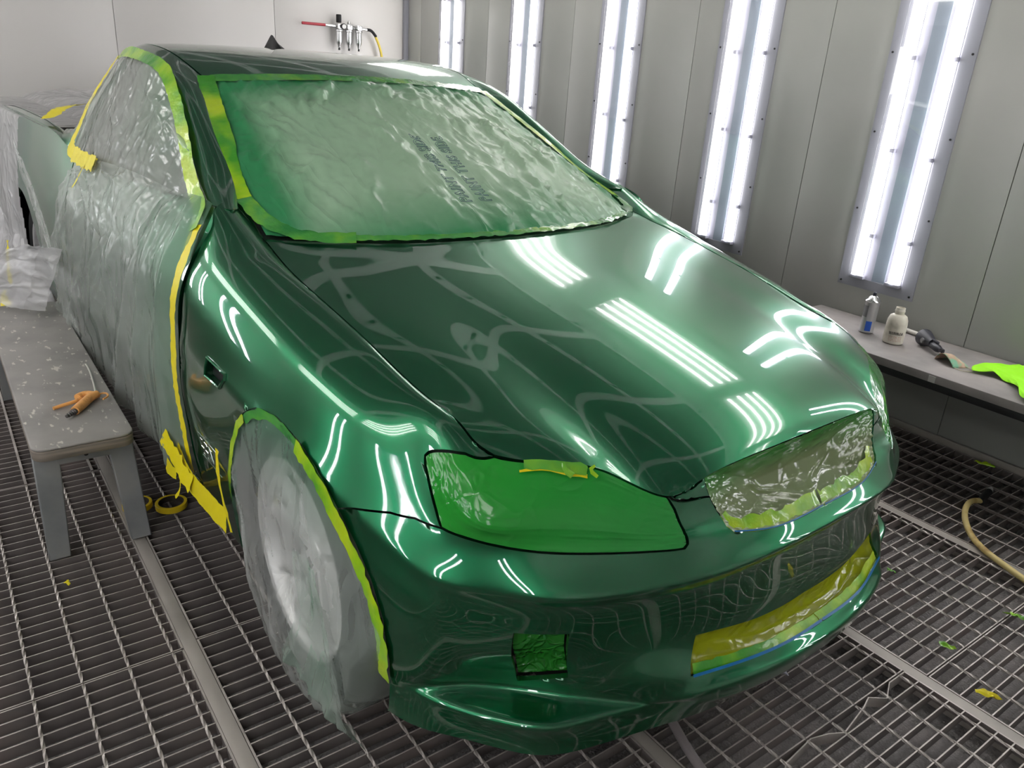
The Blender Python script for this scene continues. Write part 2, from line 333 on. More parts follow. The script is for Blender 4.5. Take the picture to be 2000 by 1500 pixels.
def wall_light(x0, x1, y, sgn, label, group, n=2, z0=.58, z1=1.945):
    """recessed light: painted frame, white tray, tubes, clips, screws and a clear pane; stands on the wall plane y"""
    t = tag(empty('wall_light', ((x0+x1)/2, y, z0)), label, 'light', group)
    X0, X1, H = x0-(x0+x1)/2, x1-(x0+x1)/2, z1-z0
    iw, ib = .060, .045
    bm = bmesh.new()
    for b in ((X0, X0+iw, 0, H), (X1-iw, X1, 0, H), (X0+iw, X1-iw, 0, ib), (X0+iw, X1-iw, H-ib, H)): box(bm, b[0], b[1], -.006*sgn, .0, b[2], b[3])
    build('frame', bm, M['frame'], t, smooth=False)
    bm = bmesh.new(); yi = 0.0; 
    a, b = X0+iw, X1-iw; m = (a+b)/2; d = .002*sgn
    # tray: sides sloping in, ridge in the middle (all in front of the wall skin)
    box(bm, a, b, -.001*sgn, -.0005*sgn, ib, H-ib); build('tray', bm, M['pan'], t, smooth=False)
    bm = bmesh.new(); box(bm, m-.022, m+.040, -.004*sgn, -.0012*sgn, ib, H-ib); build('ridge', bm, M['pan_mid'], t, smooth=False)
    for k, xx in enumerate((a+.040, b-.040)):
        w = .034
        bm = bmesh.new()
        q = .012 if k == 0 else 0
        tube(bm, [(xx-q, -.016*sgn, ib+.018), (xx-q, -.016*sgn, H-ib-.018)], .019, 14); tb = build('tube', bm, M['tube'], t)
        boxo('reflector', (xx-q-.034, xx-q+.030, -.0032*sgn, -.0012*sgn, ib+.004, H-ib-.004), M['pan_hi'], tb, smooth=False)
        for zz in (.24, .62 if k == 0 else .60, 1.0):
            boxo('clip', (xx+.012, xx+.034, -.02*sgn, -.002*sgn, zz, zz+.018), M['pan'], tb, smooth=False)
        for zz in (ib, H-ib-.018): boxo('end_cap', (xx-.034, xx+.034, -.03*sgn, -.002*sgn, zz, zz+.016), M['pan'], tb, bev=.003)
    if 'outside' not in label:
        for sx in (X0+.016, X1-.016):
            for zz in (.018, .36, .70, 1.03, H-.018): tubeo('screw', [(sx, -.010*sgn, zz), (sx, -.004*sgn, zz)], .0045, M['black'], t, 8)
    boxo('pane', (a, b, -.036*sgn, -.034*sgn, ib, H-ib), M['pane'], t, smooth=False)
    return t
nm = ['nearest the camera, above the spray can and bottle', 'second from the camera, over the bonnet edge', 'middle of five, rising from behind the windscreen base', 'fourth from the camera, behind the roof corner', 'farthest from the camera, beside the booth corner']
for k, x in enumerate((-.302, -1.262, -2.212, -3.165, -4.13)):
    wall_light(x-.187, x+.187, YR-.012, 1, 'tall twin-tube wall light, ' + nm[k], 'tall lights along the right wall')
for k, x in enumerate((2.6, 1.64, .68)):
    wall_light(x-.187, x+.187, YR-.012, 1, ('nearest', 'second', 'third')[k]+' right-wall light from the booth doors, outside the picture', 'wall lights outside the picture')
for k, x in enumerate((2.6, 1.64, .68, -.302, -2.212, -3.165, -4.13)):  # the fourth is an added fill lamp, brightening the wall below the right-hand ledge
    wall_light(x-.187, x+.187, YL_+.012, -1, ('nearest', 'second', 'third', 'added fourth', 'fifth', 'sixth', 'seventh')[k]+' left-wall light from the booth doors, outside the picture', 'wall lights outside the picture')

def slope_light(xc, side):
    y0 = (YR if side > 0 else YL_); y1 = y0 - side*SLY
    t = tag(empty('slope_light', (xc, (y0+y1)/2, (SLZ+ZC)/2)), ('right' if side > 0 else 'left')+' sloping ceiling light, '+{-3.9: 'over the end wall', -2.3: 'over the cab', -.74: 'over the bonnet', .68: 'over the nose', 2.1: 'over the booth doors'}[xc]+', outside the picture', 'light', 'sloping lights outside the picture')
    ang = math.atan2(ZC-SLZ, SLY); t.rotation_euler = (side*(-ang) + (0 if side > 0 else 0), 0, 0)
    # local y runs up the slope, local -z*? faces the room
    hw, hl = .19, .63
    s = -1
    boxo('tray', (-hl, hl, -hw, hw, -.012, -.004), M['pan_hi'], t, smooth=False)
    for k in range(4):
        yy = -.135+.09*k
        bm = bmesh.new(); tube(bm, [(-hl+.03, yy, -.035), (hl-.03, yy, -.035)], .013, 10); build('tube', bm, M['tubec'], t)
    bm = bmesh.new()
    for b in ((-hl-.04, hl+.04, hw, hw+.04), (-hl-.04, hl+.04, -hw-.04, -hw), (-hl-.04, -hl, -hw, hw), (hl, hl+.04, -hw, hw)): box(bm, b[0], b[1], b[2], b[3], -.02, -.002)
    build('frame', bm, M['cframe'], t, smooth=False)
    return t
for x in (-3.9, -2.3, -.74, .68, 2.1): slope_light(x, 1); slope_light(x, -1)

# ------------------------------------------------------------------ grated floor
floor = tag(empty('floor'), kind='structure')
floor['label'] = 'steel grating floor over a dusty pit'
boxo('pit_base', (XB, XF, YL_, YR, -.12, -.052), M['pit'], floor, smooth=False)
BY = [-1.065-.792*1, -1.065, -.273, .519, 1.311]
for y in BY: boxo('support_beam', (XB+.01, XF, y-.0175, y+.0175, -.05, -.001), M['beam'], floor, bev=.001)
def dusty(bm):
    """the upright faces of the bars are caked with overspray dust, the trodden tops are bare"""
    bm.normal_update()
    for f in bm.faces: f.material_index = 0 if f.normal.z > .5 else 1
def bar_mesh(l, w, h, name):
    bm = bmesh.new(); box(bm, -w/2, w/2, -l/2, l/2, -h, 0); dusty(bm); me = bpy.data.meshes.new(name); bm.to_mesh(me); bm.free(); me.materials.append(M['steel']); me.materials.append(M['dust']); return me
def twist_mesh(l, name):
    bm = bmesh.new(); n = int(l/.012); rings = []
    for i in range(n+1):
        x = -l/2 + l*i/n; a0 = i*.5; rings.append([bm.verts.new((x, .0042*math.cos(a0+q*math.pi/2), -.0035+.0042*math.sin(a0+q*math.pi/2))) for q in range(4)])
    for A, B in zip(rings, rings[1:]):
        for q in range(4): bm.faces.new((A[q], A[(q+1) % 4], B[(q+1) % 4], B[q]))
    bm.faces.new(rings[0][::-1]); bm.faces.new(rings[-1])
    me = bpy.data.meshes.new(name); bm.to_mesh(me); bm.free(); me.materials.append(M['steel']); return me
cols = [(YL_+.005, -1.86), (-1.836, -1.086), (-1.044, -.294), (-.252, .498), (.540, 1.290), (1.332, 2.068)]
seam0 = [-.19, -.19, -.21, .88, .927, .90]
PLEN = 1.10; nbars = 0
bars = {}; near = Vector((.75, -.9))
jobs = []
for ci, (y0, y1) in enumerate(cols):
    for k in range(-5, 4):
        x0 = seam0[ci] + k*PLEN; x1 = x0 + PLEN
        if x1 < XB+.1 or x0 > 2.2: continue
        x0 = max(x0, XB+.02)
        jobs.append((ci, x0, x1, y0, y1))
detail = lambda ci, x0, x1: (ci in (1, 2) and -1.4 < x0 < 1.2) or (ci in (3, 4) and -.3 < x0 < 1.2) or (ci == 5 and -.3 < x0 < .2)
for ci, x0, x1, y0, y1 in jobs:
    w = y1-y0; gp = empty('grate_panel', ((x0+x1)/2, (y0+y1)/2, 0), parent=floor)
    hl = (x1-x0)/2-.002; n = int(round((2*hl)/.0411)); pitch = 2*hl/n
    bent = (ci == 3 and x0 > .8)
    rods_y = [-w/2 + .12 - .012 + .103*i for i in range(8) if -w/2+.108+.103*i < w/2-.02]
    fr = bmesh.new()
    for s in (-1, 1): box(fr, -hl, hl, s*w/2-.0025, s*w/2+.0025, -.03, 0)
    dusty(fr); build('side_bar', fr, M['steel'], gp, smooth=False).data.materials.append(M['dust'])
    if detail(ci, x0, x1) and nbars + n + 1 <= 300:
        nbars += n + 1
        key = round(w, 3)
        if key not in bars: bars[key] = (bar_mesh(w, .0032, .03, 'bar'), )
        rk = ('r', round(hl, 3))
        if rk not in bars: bars[rk] = twist_mesh(2*hl, 'cross_rod')
        for i in range(n+1):
            if bent and i == 0: continue
            o = bpy.data.objects.new('bar', bars[key][0]); COL.objects.link(o); o.parent = gp; o.location = (-hl+.0016+(2*hl-.0032)*i/n, 0, 0)
        for y in rods_y:
            o = bpy.data.objects.new('cross_rod', bars[rk]); COL.objects.link(o); o.parent = gp; o.location = (0, y, .0015)
        if bent:      # the bent end bar of this one panel
            P = []; ys = [-w/2, -.30, -.24, -.20, -.16, -.05, 0, .04, .16, .20, .24, .30, w/2]; xs = [0, 0, .012, .03, .012, 0, .014, .034, .012, .0, .028, .0, 0]
            V = []; F = []
            for a, b in zip(ys, xs): V += [(-hl+b-.0, a, -.0), (-hl+b, a, -.03), (-hl+b+.003, a, 0), (-hl+b+.003, a, -.03)]
            for i in range(len(ys)-1):
                q = 4*i; F += [(q, q+4, q+5, q+1), (q+2, q+3, q+7, q+6), (q, q+2, q+6, q+4)]
            pydata('bar', V, F, M['steel'], gp, smooth=False)
    else:
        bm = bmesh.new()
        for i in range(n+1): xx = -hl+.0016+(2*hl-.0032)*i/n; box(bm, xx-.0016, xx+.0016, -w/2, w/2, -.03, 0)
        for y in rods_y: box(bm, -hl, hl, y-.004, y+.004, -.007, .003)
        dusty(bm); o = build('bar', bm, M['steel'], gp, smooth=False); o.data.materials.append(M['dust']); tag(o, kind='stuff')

# ------------------------------------------------------------------ the car (local frame: x forward, y to its left, origin on the ground under the front axle)
CAR = empty('ute', (0, 0, 0), R(2.9))
tag(CAR, 'freshly sprayed dark green two-seat utility car masked with film and tape', 'car')
def clip_fn(G, s): return G
clipP = Patch(clip_grid(), ROWT, sym=True)

def polypath(pts, n=6, closed=True):
    """densify a polygon given in patch parameters"""
    out = []; m = len(pts)
    for i in range(m if closed else m-1):
        a = np.array(pts[i], float); b = np.array(pts[(i+1) % m], float)
        k = max(1, int(np.ceil(np.abs((b-a)*[1, 1]).max()*n)))
        for j in range(k): out.append(tuple(a+(b-a)*j/k))
    if not closed: out.append(tuple(pts[-1]))
    return out
def rounded(pts, closed=True, n=4):
    """smooth a polyline a little by corner cutting"""
    P = [np.array(p, float) for p in pts]
    for _ in range(2):
        Q = []
        for i in range(len(P) if closed else len(P)-1):
            a, b = P[i], P[(i+1) % len(P)]; Q += [a*.75+b*.25, a*.25+b*.75]
        if not closed: Q = [P[0]]+Q+[P[-1]]
        P = Q
    return [tuple(p) for p in P]
def inside(poly, q):
    x, y = q[:, 0], q[:, 1]; r = np.zeros(len(q), bool); m = len(poly)
    for i in range(m):
        x0, y0 = poly[i]; x1, y1 = poly[(i+1) % m]
        c = ((y0 > y) != (y1 > y)); 
        if y1 != y0: r ^= c & (x < (x1-x0)*(y-y0)/(y1-y0)+x0)
    return r
def trim(patch, outer, holes=(), du=.1, dv=.1, dens=10):
    loops = [polypath(outer, dens)] + [polypath(h, dens) for h in holes]
    V = []; E = []
    for lp in loops:
        b = len(V); V += [Vector((u, v)) for u, v in lp]; E += [(b+i, b+(i+1) % len(lp)) for i in range(len(lp))]
    O = np.array(loops[0]); lo, hi = O.min(0), O.max(0)
    us = np.arange(lo[0]+du/2, hi[0], du); vs = np.arange(lo[1]+dv/2, hi[1], dv)
    g = np.array([(u, v) for u in us for v in vs])
    k = inside(loops[0], g)
    for h in loops[1:]: k &= ~inside(h, g)
    g = g[k]
    bp = np.array([p for lp in loops for p in lp]); keep = np.ones(len(g), bool)
    for i in range(0, len(g), 500):
        d = (((g[i:i+500, None]-bp[None])/[du, dv])**2).sum(2).min(1); keep[i:i+500] = d > .16
    g = g[keep]; V += [Vector(p) for p in g]
    r = delaunay_2d_cdt(V, E, [], 0, 1e-6)
    P = np.array([(v.x, v.y) for v in r[0]]); F = [f for f in r[2]]
    c = np.array([P[list(f)].mean(0) for f in F]); k = inside(loops[0], c)
    for h in loops[1:]: k &= ~inside(h, c)
    return P, [f for f, kk in zip(F, k) if kk]
def skin(name, pieces, m, parent, gap=.0022, skirt=.014, both=False, sides=(-1,), off=0., disp=None, merge=.0004, spray=None):
    """pieces: (patch, uv, faces); both: mirror and weld across the middle; sides: -1 is the near side"""
    outs = []
    for side in ((1,) if both else sides):
        bm = bmesh.new(); nl = []; lay = bm.verts.layers.float_vector.new('nn')
        for patch, uv, F in pieces:
            P = patch.ev(uv); e = .02
            tu = patch.ev(uv+[e, 0])-patch.ev(uv-[e, 0]); tv = patch.ev(uv+[0, e])-patch.ev(uv-[0, e])
            n = np.cross(tu, tv); n /= np.linalg.norm(n, axis=1)[:, None]+1e-12
            ctr = np.array([-.4, 0, .4])
            if ((P-ctr)*n).sum() < 0: n = -n
            d = off + (disp(uv, P) if disp is not None else 0)
            P = P + n*np.reshape(d, (-1, 1)) if np.ndim(d) else P + n*d
            for sg in ((1, -1) if both else (side,)):
                vs = [bm.verts.new((p[0], p[1]*sg, p[2])) for p in P]
                nl += [Vector((q[0], q[1]*sg, q[2])) for q in n]
                for f in F:
                    try: bm.faces.new([vs[i] for i in (f if sg > 0 else f[::-1])])
                    except ValueError: pass
        nmap = {v: q for v, q in zip(bm.verts, nl)}
        # orientation: outward
        bm.normal_update()
        s = sum(f.normal.dot(nmap[f.verts[0]]) for f in bm.faces)
        if s < 0: bmesh.ops.reverse_faces(bm, faces=bm.faces[:])
        for v in bm.verts: v[lay] = nmap[v]
        if both or len(pieces) > 1: bmesh.ops.remove_doubles(bm, verts=bm.verts[:], dist=merge)
        loose = [v for v in bm.verts if not v.link_faces]
        if loose: bmesh.ops.delete(bm, geom=loose, context='VERTS')
        be = [e for e in bm.edges if len(e.link_faces) == 1]
        if gap:
            mv = {}
            for e in be:
                f = e.link_faces[0]; c = f.calc_center_median(); a, b = e.verts
                t = (b.co-a.co).normalized(); d = (c-a.co); d = d-t*d.dot(t)
                if d.length > 1e-7:
                    d.normalize()
                    for v in e.verts: mv.setdefault(v, []).append(d)
            for v, ds in mv.items():
                q = sum(ds, Vector()); 
                if q.length > .1: v.co += q.normalized()*gap
        for f in bm.faces: f.smooth = True
        if skirt:
            r = bmesh.ops.extrude_edge_only(bm, edges=be); nv = [g_ for g_ in r['geom'] if isinstance(g_, bmesh.types.BMVert)]
            for v in nv: v.co -= Vector(v[lay])*skirt
            for g_ in r['geom']:
                if isinstance(g_, bmesh.types.BMFace): g_.smooth = True
            for e in be: e.smooth = False
        me = bpy.data.meshes.new(name); bm.to_mesh(me); bm.free()
        if spray is not None:
            P = np.zeros(len(me.vertices)*3); me.vertices.foreach_get('co', P); P = P.reshape(-1, 3)
            a = me.attributes.new('spray', 'FLOAT', 'POINT'); a.data.foreach_set('value', np.clip(spray(P), 0, 1).astype(np.float32))
        outs.append(link_mesh(name, me, m, parent))
    return outs

# outlines in patch parameters (u round the nose to the door, v downwards)
HEAD = [(6.922, 2.167), (6.95, 2.02), (6.9, 1.86), (6.78, 1.58), (6.47, .72), (6.0, .02), (5.6, .0), (5.0, .0), (4.0, .0), (3.4, .0), (3.0, .01), (2.92, .751), (2.893, 1.948), (2.964, 2.851), (3.024, 3.013), (3.533, 2.989), (4., 2.993), (4.5, 2.985), (5., 2.99), (5.6, 3.0), (6., 3.015), (6.522, 3.046), (6.627, 2.769), (6.774, 2.461)]
SEAM = [(8.181, 4.144), (7.942, 3.969), (7.716, 3.739), (7.481, 3.503), (7.09, 3.223), (6.522, 3.046)]
ARCH = [(7.36, 9.0), (7.328, 8.9), (7.311, 7.8), (7.312, 6.92), (7.432, 5.879), (7.648, 5.232), (7.895, 4.743), (8.181, 4.3), (8.574, 3.889), (9.12, 3.68), (9.678, 3.623), (10.173, 3.815), (10.506, 4.163), (10.837, 4.668), (11.025, 5.307), (11.282, 6.123), (11.451, 6.882), (11.505, 7.723), (11.5, 9.0)]
GR = [(2.0, .0), (2.026, .481), (2.031, 1.079), (1.997, 1.988), (2.01, 2.706), (1.892, 3.009), (1.524, 3.11), (1.113, 3.17), (.572, 3.17), (.0, 3.15)]
HSEAM = [(3.001, .006), (2.585, .489), (2.031, 1.079)]
INT = [(0., 6.02), (.5, 6.04), (1.15, 6.04), (1.73, 6.02), (2.33, 6.), (2.36, 6.4), (2.387, 7.0), (1.96, 7.04), (1.56, 7.03), (1.08, 6.98), (.6, 6.95), (0., 6.93)]
FOG = [(5.13, 5.49), (4.297, 5.49), (4.22, 7.0), (4.97, 7.3)]
VENT = [(11.795, 3.752), (11.131, 3.742), (11.134, 3.852), (11.277, 4.106), (11.837, 4.147)]
ib = ARCH.index((8.181, 4.3)); ARCH[ib] = (8.19, 4.28)
af = ARCH[:ib+1]; ar = ARCH[ib:]
SEAM[0] = ARCH[ib]
# bumper: half outline, starting at the middle bottom
bump_o = [(0, 9), (7.36, 9.0)] + af[1:-1] + SEAM + HEAD[21:10:-1][1:] + HSEAM[1:] + GR[3:]
# smaller openings
fend_o = [(6.0, .02), (14, 0), (14, 9), (11.5, 9)] + ar[::-1][1:] + SEAM[1:-1] + [HEAD[21], HEAD[22], HEAD[23]] + HEAD[0:5]
uvB = trim(clipP, bump_o, [INT_ for INT_ in [FOG]], .11, .11)
# the intake touches the middle, so it is cut into the outline instead
bump_o2 = [(0, 9), (7.36, 9.0)] + af[1:-1] + SEAM + HEAD[21:9:-1][1:] + HSEAM[1:] + GR[3:] + INT + []
uvB = trim(clipP, bump_o2, [FOG], .10, .10, 10)
skin('bumper', [(clipP, *uvB)], M['paint'], CAR, both=True)
uvF = trim(clipP, fend_o, [VENT], .12, .12, 9)
fend = skin('fender', [(clipP, *uvF)], M['paint'], CAR, sides=(-1, 1), skirt=.02)

# bonnet: edges shared with the front clip, middle rising towards the windscreen
def hood_patch():
    """edges are the very edge of the front clip, so that the shut lines stay even"""
    nu, nv = 13, 15
    front = clipP.ev([(6*j/(nu-1), 0) for j in range(nu)])
    side = clipP.ev([(6+7*i/(nv-1), 0) for i in range(nv)])
    bk = np.array([(-.262, 0, .985), (-.27, .16, .985), (-.295, .32, .984), (-.335, .44, .983), (-.38, .55, .982), (-.427, .63, .981), (-.49, .70, .98)])
    back = nat_spline(np.arange(7.), bk, np.linspace(0, 6, nu))
    md = np.array([(.715, 0, .745), (.665, 0, .780), (.56, 0, .817), (.41, 0, .857), (.25, 0, .891), (.05, 0, .928), (-.11, 0, .956), (-.262, 0, .985)])
    mid = nat_spline(np.arange(8.), md, np.linspace(0, 7, nv))
    uf = front[:, 1]/front[-1, 1]; ub = back[:, 1]/back[-1, 1]
    G = np.zeros((nv, nu, 3)); vv = np.linspace(0, 1, nv)
    side0 = side.copy(); mid0 = mid.copy()
    for c in range(3):
        side[:, c] = np.polyval(np.polyfit(vv, side0[:, c], 4), vv); mid[:, c] = np.polyval(np.polyfit(vv, mid0[:, c], 4), vv)
    side[0] = side0[0]; side[-1] = side0[-1]; mid[0] = mid0[0]; mid[-1] = mid0[-1]
    for i in range(nv):
        v = i/(nv-1); w = (1-v)**2.3; w2 = v**4
        for j in range(nu):
            u = uf[j]+(ub[j]-uf[j])*v
            mix = lambda a, b, k, uu: a*(1-uu**k)+b*uu**k
            p = np.zeros(3)
            for c, k in ((0, 1.6), (2, 1.85)):
                p[c] = mix(mid[i][c], side[i][c], k, u) + (front[j][c]-mix(mid[0][c], side[0][c], k, uf[j]))*w + (back[j][c]-mix(mid[-1][c], side[-1][c], k, ub[j]))*w2
            p += (side0[i]-side[i])*u**7
            p[1] = side[i][1]*u + (side0[i][1]-side[i][1])*u**7
            G[i, j] = p
    return G
HG = hood_patch(); hoodP = Patch(HG, np.linspace(0, 7, 15), np.linspace(0, 6, 13), sym=True)
uvH = trim(hoodP, [(0, 0), (6, 0), (6, 7), (0, 7)], (), .12, .12, 9)
uvN = trim(clipP, [(2.0, .0), (3.0, .0), (2.585, .489), (2.031, 1.079), (2.026, .481)], (), .1, .1, 12)
skin('bonnet', [(hoodP, *uvH), (clipP, *uvN)], M['paint'], CAR, both=True, merge=.003, skirt=.016)
# headlamp lenses, recessed a little, covered by sprayed tape
uvL = trim(clipP, HEAD, (), .1, .1, 10)
skin('headlamp', [(clipP, *uvL)], M['glass_dark'], CAR, sides=(-1, 1), off=-.008, gap=.004, skirt=.02)

# greenhouse
WS = Patch(np.array([[(-1.195, 0, 1.363), (-1.215, .28, 1.357), (-1.27, .557, 1.34)],
                     [(-.99, 0, 1.285), (-1.02, .32, 1.276), (-1.11, .594, 1.262)],
                     [(-.76, 0, 1.19), (-.80, .35, 1.181), (-.93, .63, 1.175)],
                     [(-.52, 0, 1.09), (-.565, .38, 1.085), (-.755, .672, 1.080)],
                     [(-.272, 0, .986), (-.326, .40, .985), (-.502, .70, .985)]]), sym=True)
skin('windscreen', [(WS, *trim(WS, [(0, 0), (2, 0), (2, 4), (0, 4)], (), .12, .12, 8))], M['glass_dark'], CAR, both=True, off=-.006, gap=.001, skirt=0)
GH = np.array([
 [(-1.195, 0, 1.363), (-1.36, 0, 1.408), (-1.56, 0, 1.438), (-1.76, 0, 1.450), (-1.93, 0, 1.447), (-2.08, 0, 1.435), (-2.22, 0, 1.40)],
 [(-1.215, .28, 1.357), (-1.37, .29, 1.405), (-1.56, .30, 1.436), (-1.76, .30, 1.448), (-1.93, .3, 1.445), (-2.08, .3, 1.432), (-2.22, .29, 1.397)],
 [(-1.25, .48, 1.346), (-1.41, .49, 1.40), (-1.58, .495, 1.431), (-1.77, .495, 1.442), (-1.93, .49, 1.436), (-2.07, .48, 1.42), (-2.2, .46, 1.385)],
 [(-1.27, .557, 1.34), (-1.44, .58, 1.397), (-1.6, .59, 1.426), (-1.78, .59, 1.434), (-1.925, .585, 1.424), (-2.10, .565, 1.402), (-2.22, .52, 1.355)],
 [(-1.21, .572, 1.312), (-1.33, .645, 1.366), (-1.6, .655, 1.392), (-1.78, .65, 1.393), (-1.93, .635, 1.378), (-2.19, .60, 1.348), (-2.30, .53, 1.30)],
 [(-1.11, .594, 1.262), (-1.17, .678, 1.297), (-1.5, .70, 1.305), (-1.75, .70, 1.303), (-1.94, .69, 1.295), (-2.24, .658, 1.27), (-2.36, .57, 1.24)],
 [(-.93, .63, 1.175), (-.976, .715, 1.187), (-1.4, .75, 1.20), (-1.72, .755, 1.20), (-1.955, .75, 1.198), (-2.22, .722, 1.187), (-2.36, .63, 1.165)],
 [(-.78, .655, 1.10), (-.83, .748, 1.105), (-1.3, .79, 1.105), (-1.7, .80, 1.10), (-1.965, .80, 1.10), (-2.16, .783, 1.112), (-2.32, .69, 1.10)],
 [(-.655, .70, 1.034), (-.66, .775, 1.045), (-1.25, .825, 1.03), (-1.68, .835, 1.02), (-1.96, .84, 1.03), (-2.12, .85, 1.07), (-2.28, .80, 1.09)]])
GP = Patch(GH[:, :, :], None, None)
GPs = Patch(GH[:4].transpose(1, 0, 2), sym=True)      # the roof alone, welded over the middle: u outwards, v backwards
skin('roof', [(GPs, *trim(GPs, [(0, 0), (3, 0), (3, 6), (0, 6)], (), .15, .15, 7))], M['paint'], CAR, both=True, gap=.003, skirt=.012)
WIN = [(1.12, 4.25), (2., 4.08), (3., 4.05), (3.95, 4.15), (4.02, 5.), (4.05, 6.), (4.05, 7.2), (3.9, 7.85), (3., 7.95), (2., 7.95), (1.1, 7.9), (1.05, 7.), (1.05, 6.), (1.05, 5.)]
side_f = skin('cab_side', [(GP, *trim(GP, [(0, 3), (6, 3), (6, 8), (0, 8)], [WIN], .12, .12, 8))], M['paint'], CAR, sides=(-1, 1), gap=.003, skirt=.02)
skin('side_window', [(GP, *trim(GP, WIN, (), .2, .2, 7))], M['glass_dark'], CAR, sides=(-1, 1), off=-.012, gap=0, skirt=0)
# door, load bed side
def sec(x, belt, f=1.0, tuck=0.):
    y, z = belt
    return [(x[0], y, z), (x[1], y+(.868-y)*.62*f, z-.055), (x[2], .895-tuck, .86), (x[3], .908-tuck, .72), (x[4], .912-tuck, .58), (x[5], .905-tuck, .45), (x[6], .90-tuck, .34), (x[7], .875-tuck, .22)]
SG = [sec((-.63, -.56, -.575, -.60, -.61, -.605, -.58, -.57), (.772, 1.05)),
      sec((-.9,)*8, (.80, 1.04)), sec((-1.25,)*8, (.827, 1.032)), sec((-1.68,)*8, (.837, 1.022)), sec((-1.96,)*8, (.842, 1.032)),
      sec((-2.13,)*8, (.852, 1.075)), sec((-2.35,)*8, (.862, 1.10)), sec((-2.6,)*8, (.866, 1.105), 1), sec((-2.95,)*8, (.866, 1.105), 1), sec((-3.3,)*8, (.86, 1.10), 1),
      sec((-3.65,)*8, (.845, 1.09), 1, .015), sec((-3.9,)*8, (.80, 1.075), 1, .05), sec((-4.0,)*8, (.68, 1.06), 1, .18)]
SP = Patch(np.array(SG).transpose(1, 0, 2))
def sp_uv(x, z):
    G = SP.G; d = (G[:, :, 0]-x)**2+(G[:, :, 2]-z)**2; i, j = np.unravel_index(d.argmin(), d.shape); return (SP.us[j], SP.vs[i])
rarch = [sp_uv(-2.99+.385*math.cos(a), .36+.385*math.sin(a)) for a in np.linspace(R(-22), R(202), 25)]
skin('door', [(SP, *trim(SP, [(0, 0), (3.95, 0), (3.95, 6.6), (0, 6.6)], (), .15, .15, 8))], M['paint'], CAR, sides=(-1, 1), gap=.003)
skin('sill', [(SP, *trim(SP, [(0, 6.62), (5.3, 6.62), (5.3, 7), (0, 7)], (), .15, .15, 8))], M['paint'], CAR, sides=(-1, 1), gap=.002)
q0 = (SP.us[0]*0+7.0, 7.0)
tub_o = [(3.97, 0), (12, 0), (12, 7)] + [(rarch[-1][0], 7)] + rarch[::-1] + [(rarch[0][0], 7), (5.32, 7), (5.32, 6.6), (3.97, 6.6)]
skin('bed_side', [(SP, *trim(SP, tub_o, (), .15, .15, 8))], M['paint'], CAR, sides=(-1, 1), gap=.003, skirt=.03)
# bed rail tops, rear panels, soft cover over the bed, cab back
bm = bmesh.new()
for s in (-1, 1):
    for a, b in zip([(-2.13, .852, 1.075), (-2.35, .862, 1.10), (-2.6, .866, 1.105), (-3.3, .86, 1.10), (-3.65, .845, 1.09), (-3.95, .76, 1.07)][:-1], [(-2.35, .862, 1.10), (-2.6, .866, 1.105), (-3.3, .86, 1.10), (-3.65, .845, 1.09), (-3.95, .76, 1.07)]):
        v = [bm.verts.new(q) for q in ((a[0], s*a[1], a[2]-.004), (b[0], s*b[1], b[2]-.004), (b[0], s*(b[1]-.05), b[2]-.008), (a[0], s*(a[1]-.05), a[2]-.008))]; bm.faces.new(v)
bmesh.ops.remove_doubles(bm, verts=bm.verts[:], dist=.001)
build('bed_rail', bm, M['paint'], CAR)
boxo('bed_cover', (-3.96, -2.2, -.80, .80, 1.03, 1.082), M['black'], CAR, bev=.02)
boxo('tailgate', (-4.03, -3.97, -.70, .70, .45, 1.06), M['paint'], CAR, bev=.02)
V = [(-2.24, -.54, 1.37), (-2.24, .54, 1.37), (-2.33, .72, 1.08), (-2.33, -.72, 1.08)]
pydata('rear_window', V + [(x+.02, y, z) for x, y, z in V], [(0, 1, 2, 3), (7, 6, 5, 4)], M['glass_dark'], CAR, smooth=False)
# cowl strip filling between the glass, the bonnet and the fenders
A_ = [WS.ev([(2, v)])[0] for v in np.linspace(2.9, 4, 8)] + [WS.ev([(u, 4)])[0] for u in np.linspace(2, 0, 14)[1:]]
B_ = [clipP.ev([(u, 0)])[0] for u in np.linspace(14, 13, 8)] + [hoodP.ev([(u, 7)])[0] for u in np.linspace(6, 0, 14)[1:]]
bm = bmesh.new()
for s in (-1, 1):
    va = [bm.verts.new((p[0]-.01, s*(p[1]-.006), p[2]-.004)) for p in A_]; vb = [bm.verts.new((p[0]+.004, s*p[1], p[2]-.003)) for p in B_]
    for i in range(len(va)-1): bm.faces.new((va[i], va[i+1], vb[i+1], vb[i]))
bmesh.ops.remove_doubles(bm, verts=bm.verts[:], dist=.0005)
build('cowl_strip', bm, M['paint'], CAR)
# dark inner shell so that nothing shows through the shut lines, and the cabin seen through the glass
bm = bmesh.new()
def shell(patch, u0, u1, v0, v1, st, off, sides=(-1, 1)):
    us = np.arange(u0, u1+1e-6, st); vs = np.arange(v0, v1+1e-6, st); uv = np.array([(u, v) for v in vs for u in us]); e = .02
    P = patch.ev(uv); n = np.cross(patch.ev(uv+[e, 0])-patch.ev(uv-[e, 0]), patch.ev(uv+[0, e])-patch.ev(uv-[0, e])); n /= np.linalg.norm(n, axis=1)[:, None]+1e-9
    if ((P-[-.4, 0, .4])*n).sum() < 0: n = -n
    P = P-n*off; k = len(us)
    for s in sides:
        vv = [bm.verts.new((p[0], p[1]*s, p[2])) for p in P]
        for i in range(len(vs)-1):
            for j in range(k-1): yield vv, i*k+j, k, uv
def add_shell(*a, skip=None, **kw):
    for vv, q, k, uv in shell(*a, **kw):
        c = (uv[q]+uv[q+k+1])/2
        if skip and skip(c): continue
        bm.faces.new((vv[q], vv[q+1], vv[q+k+1], vv[q+k]))
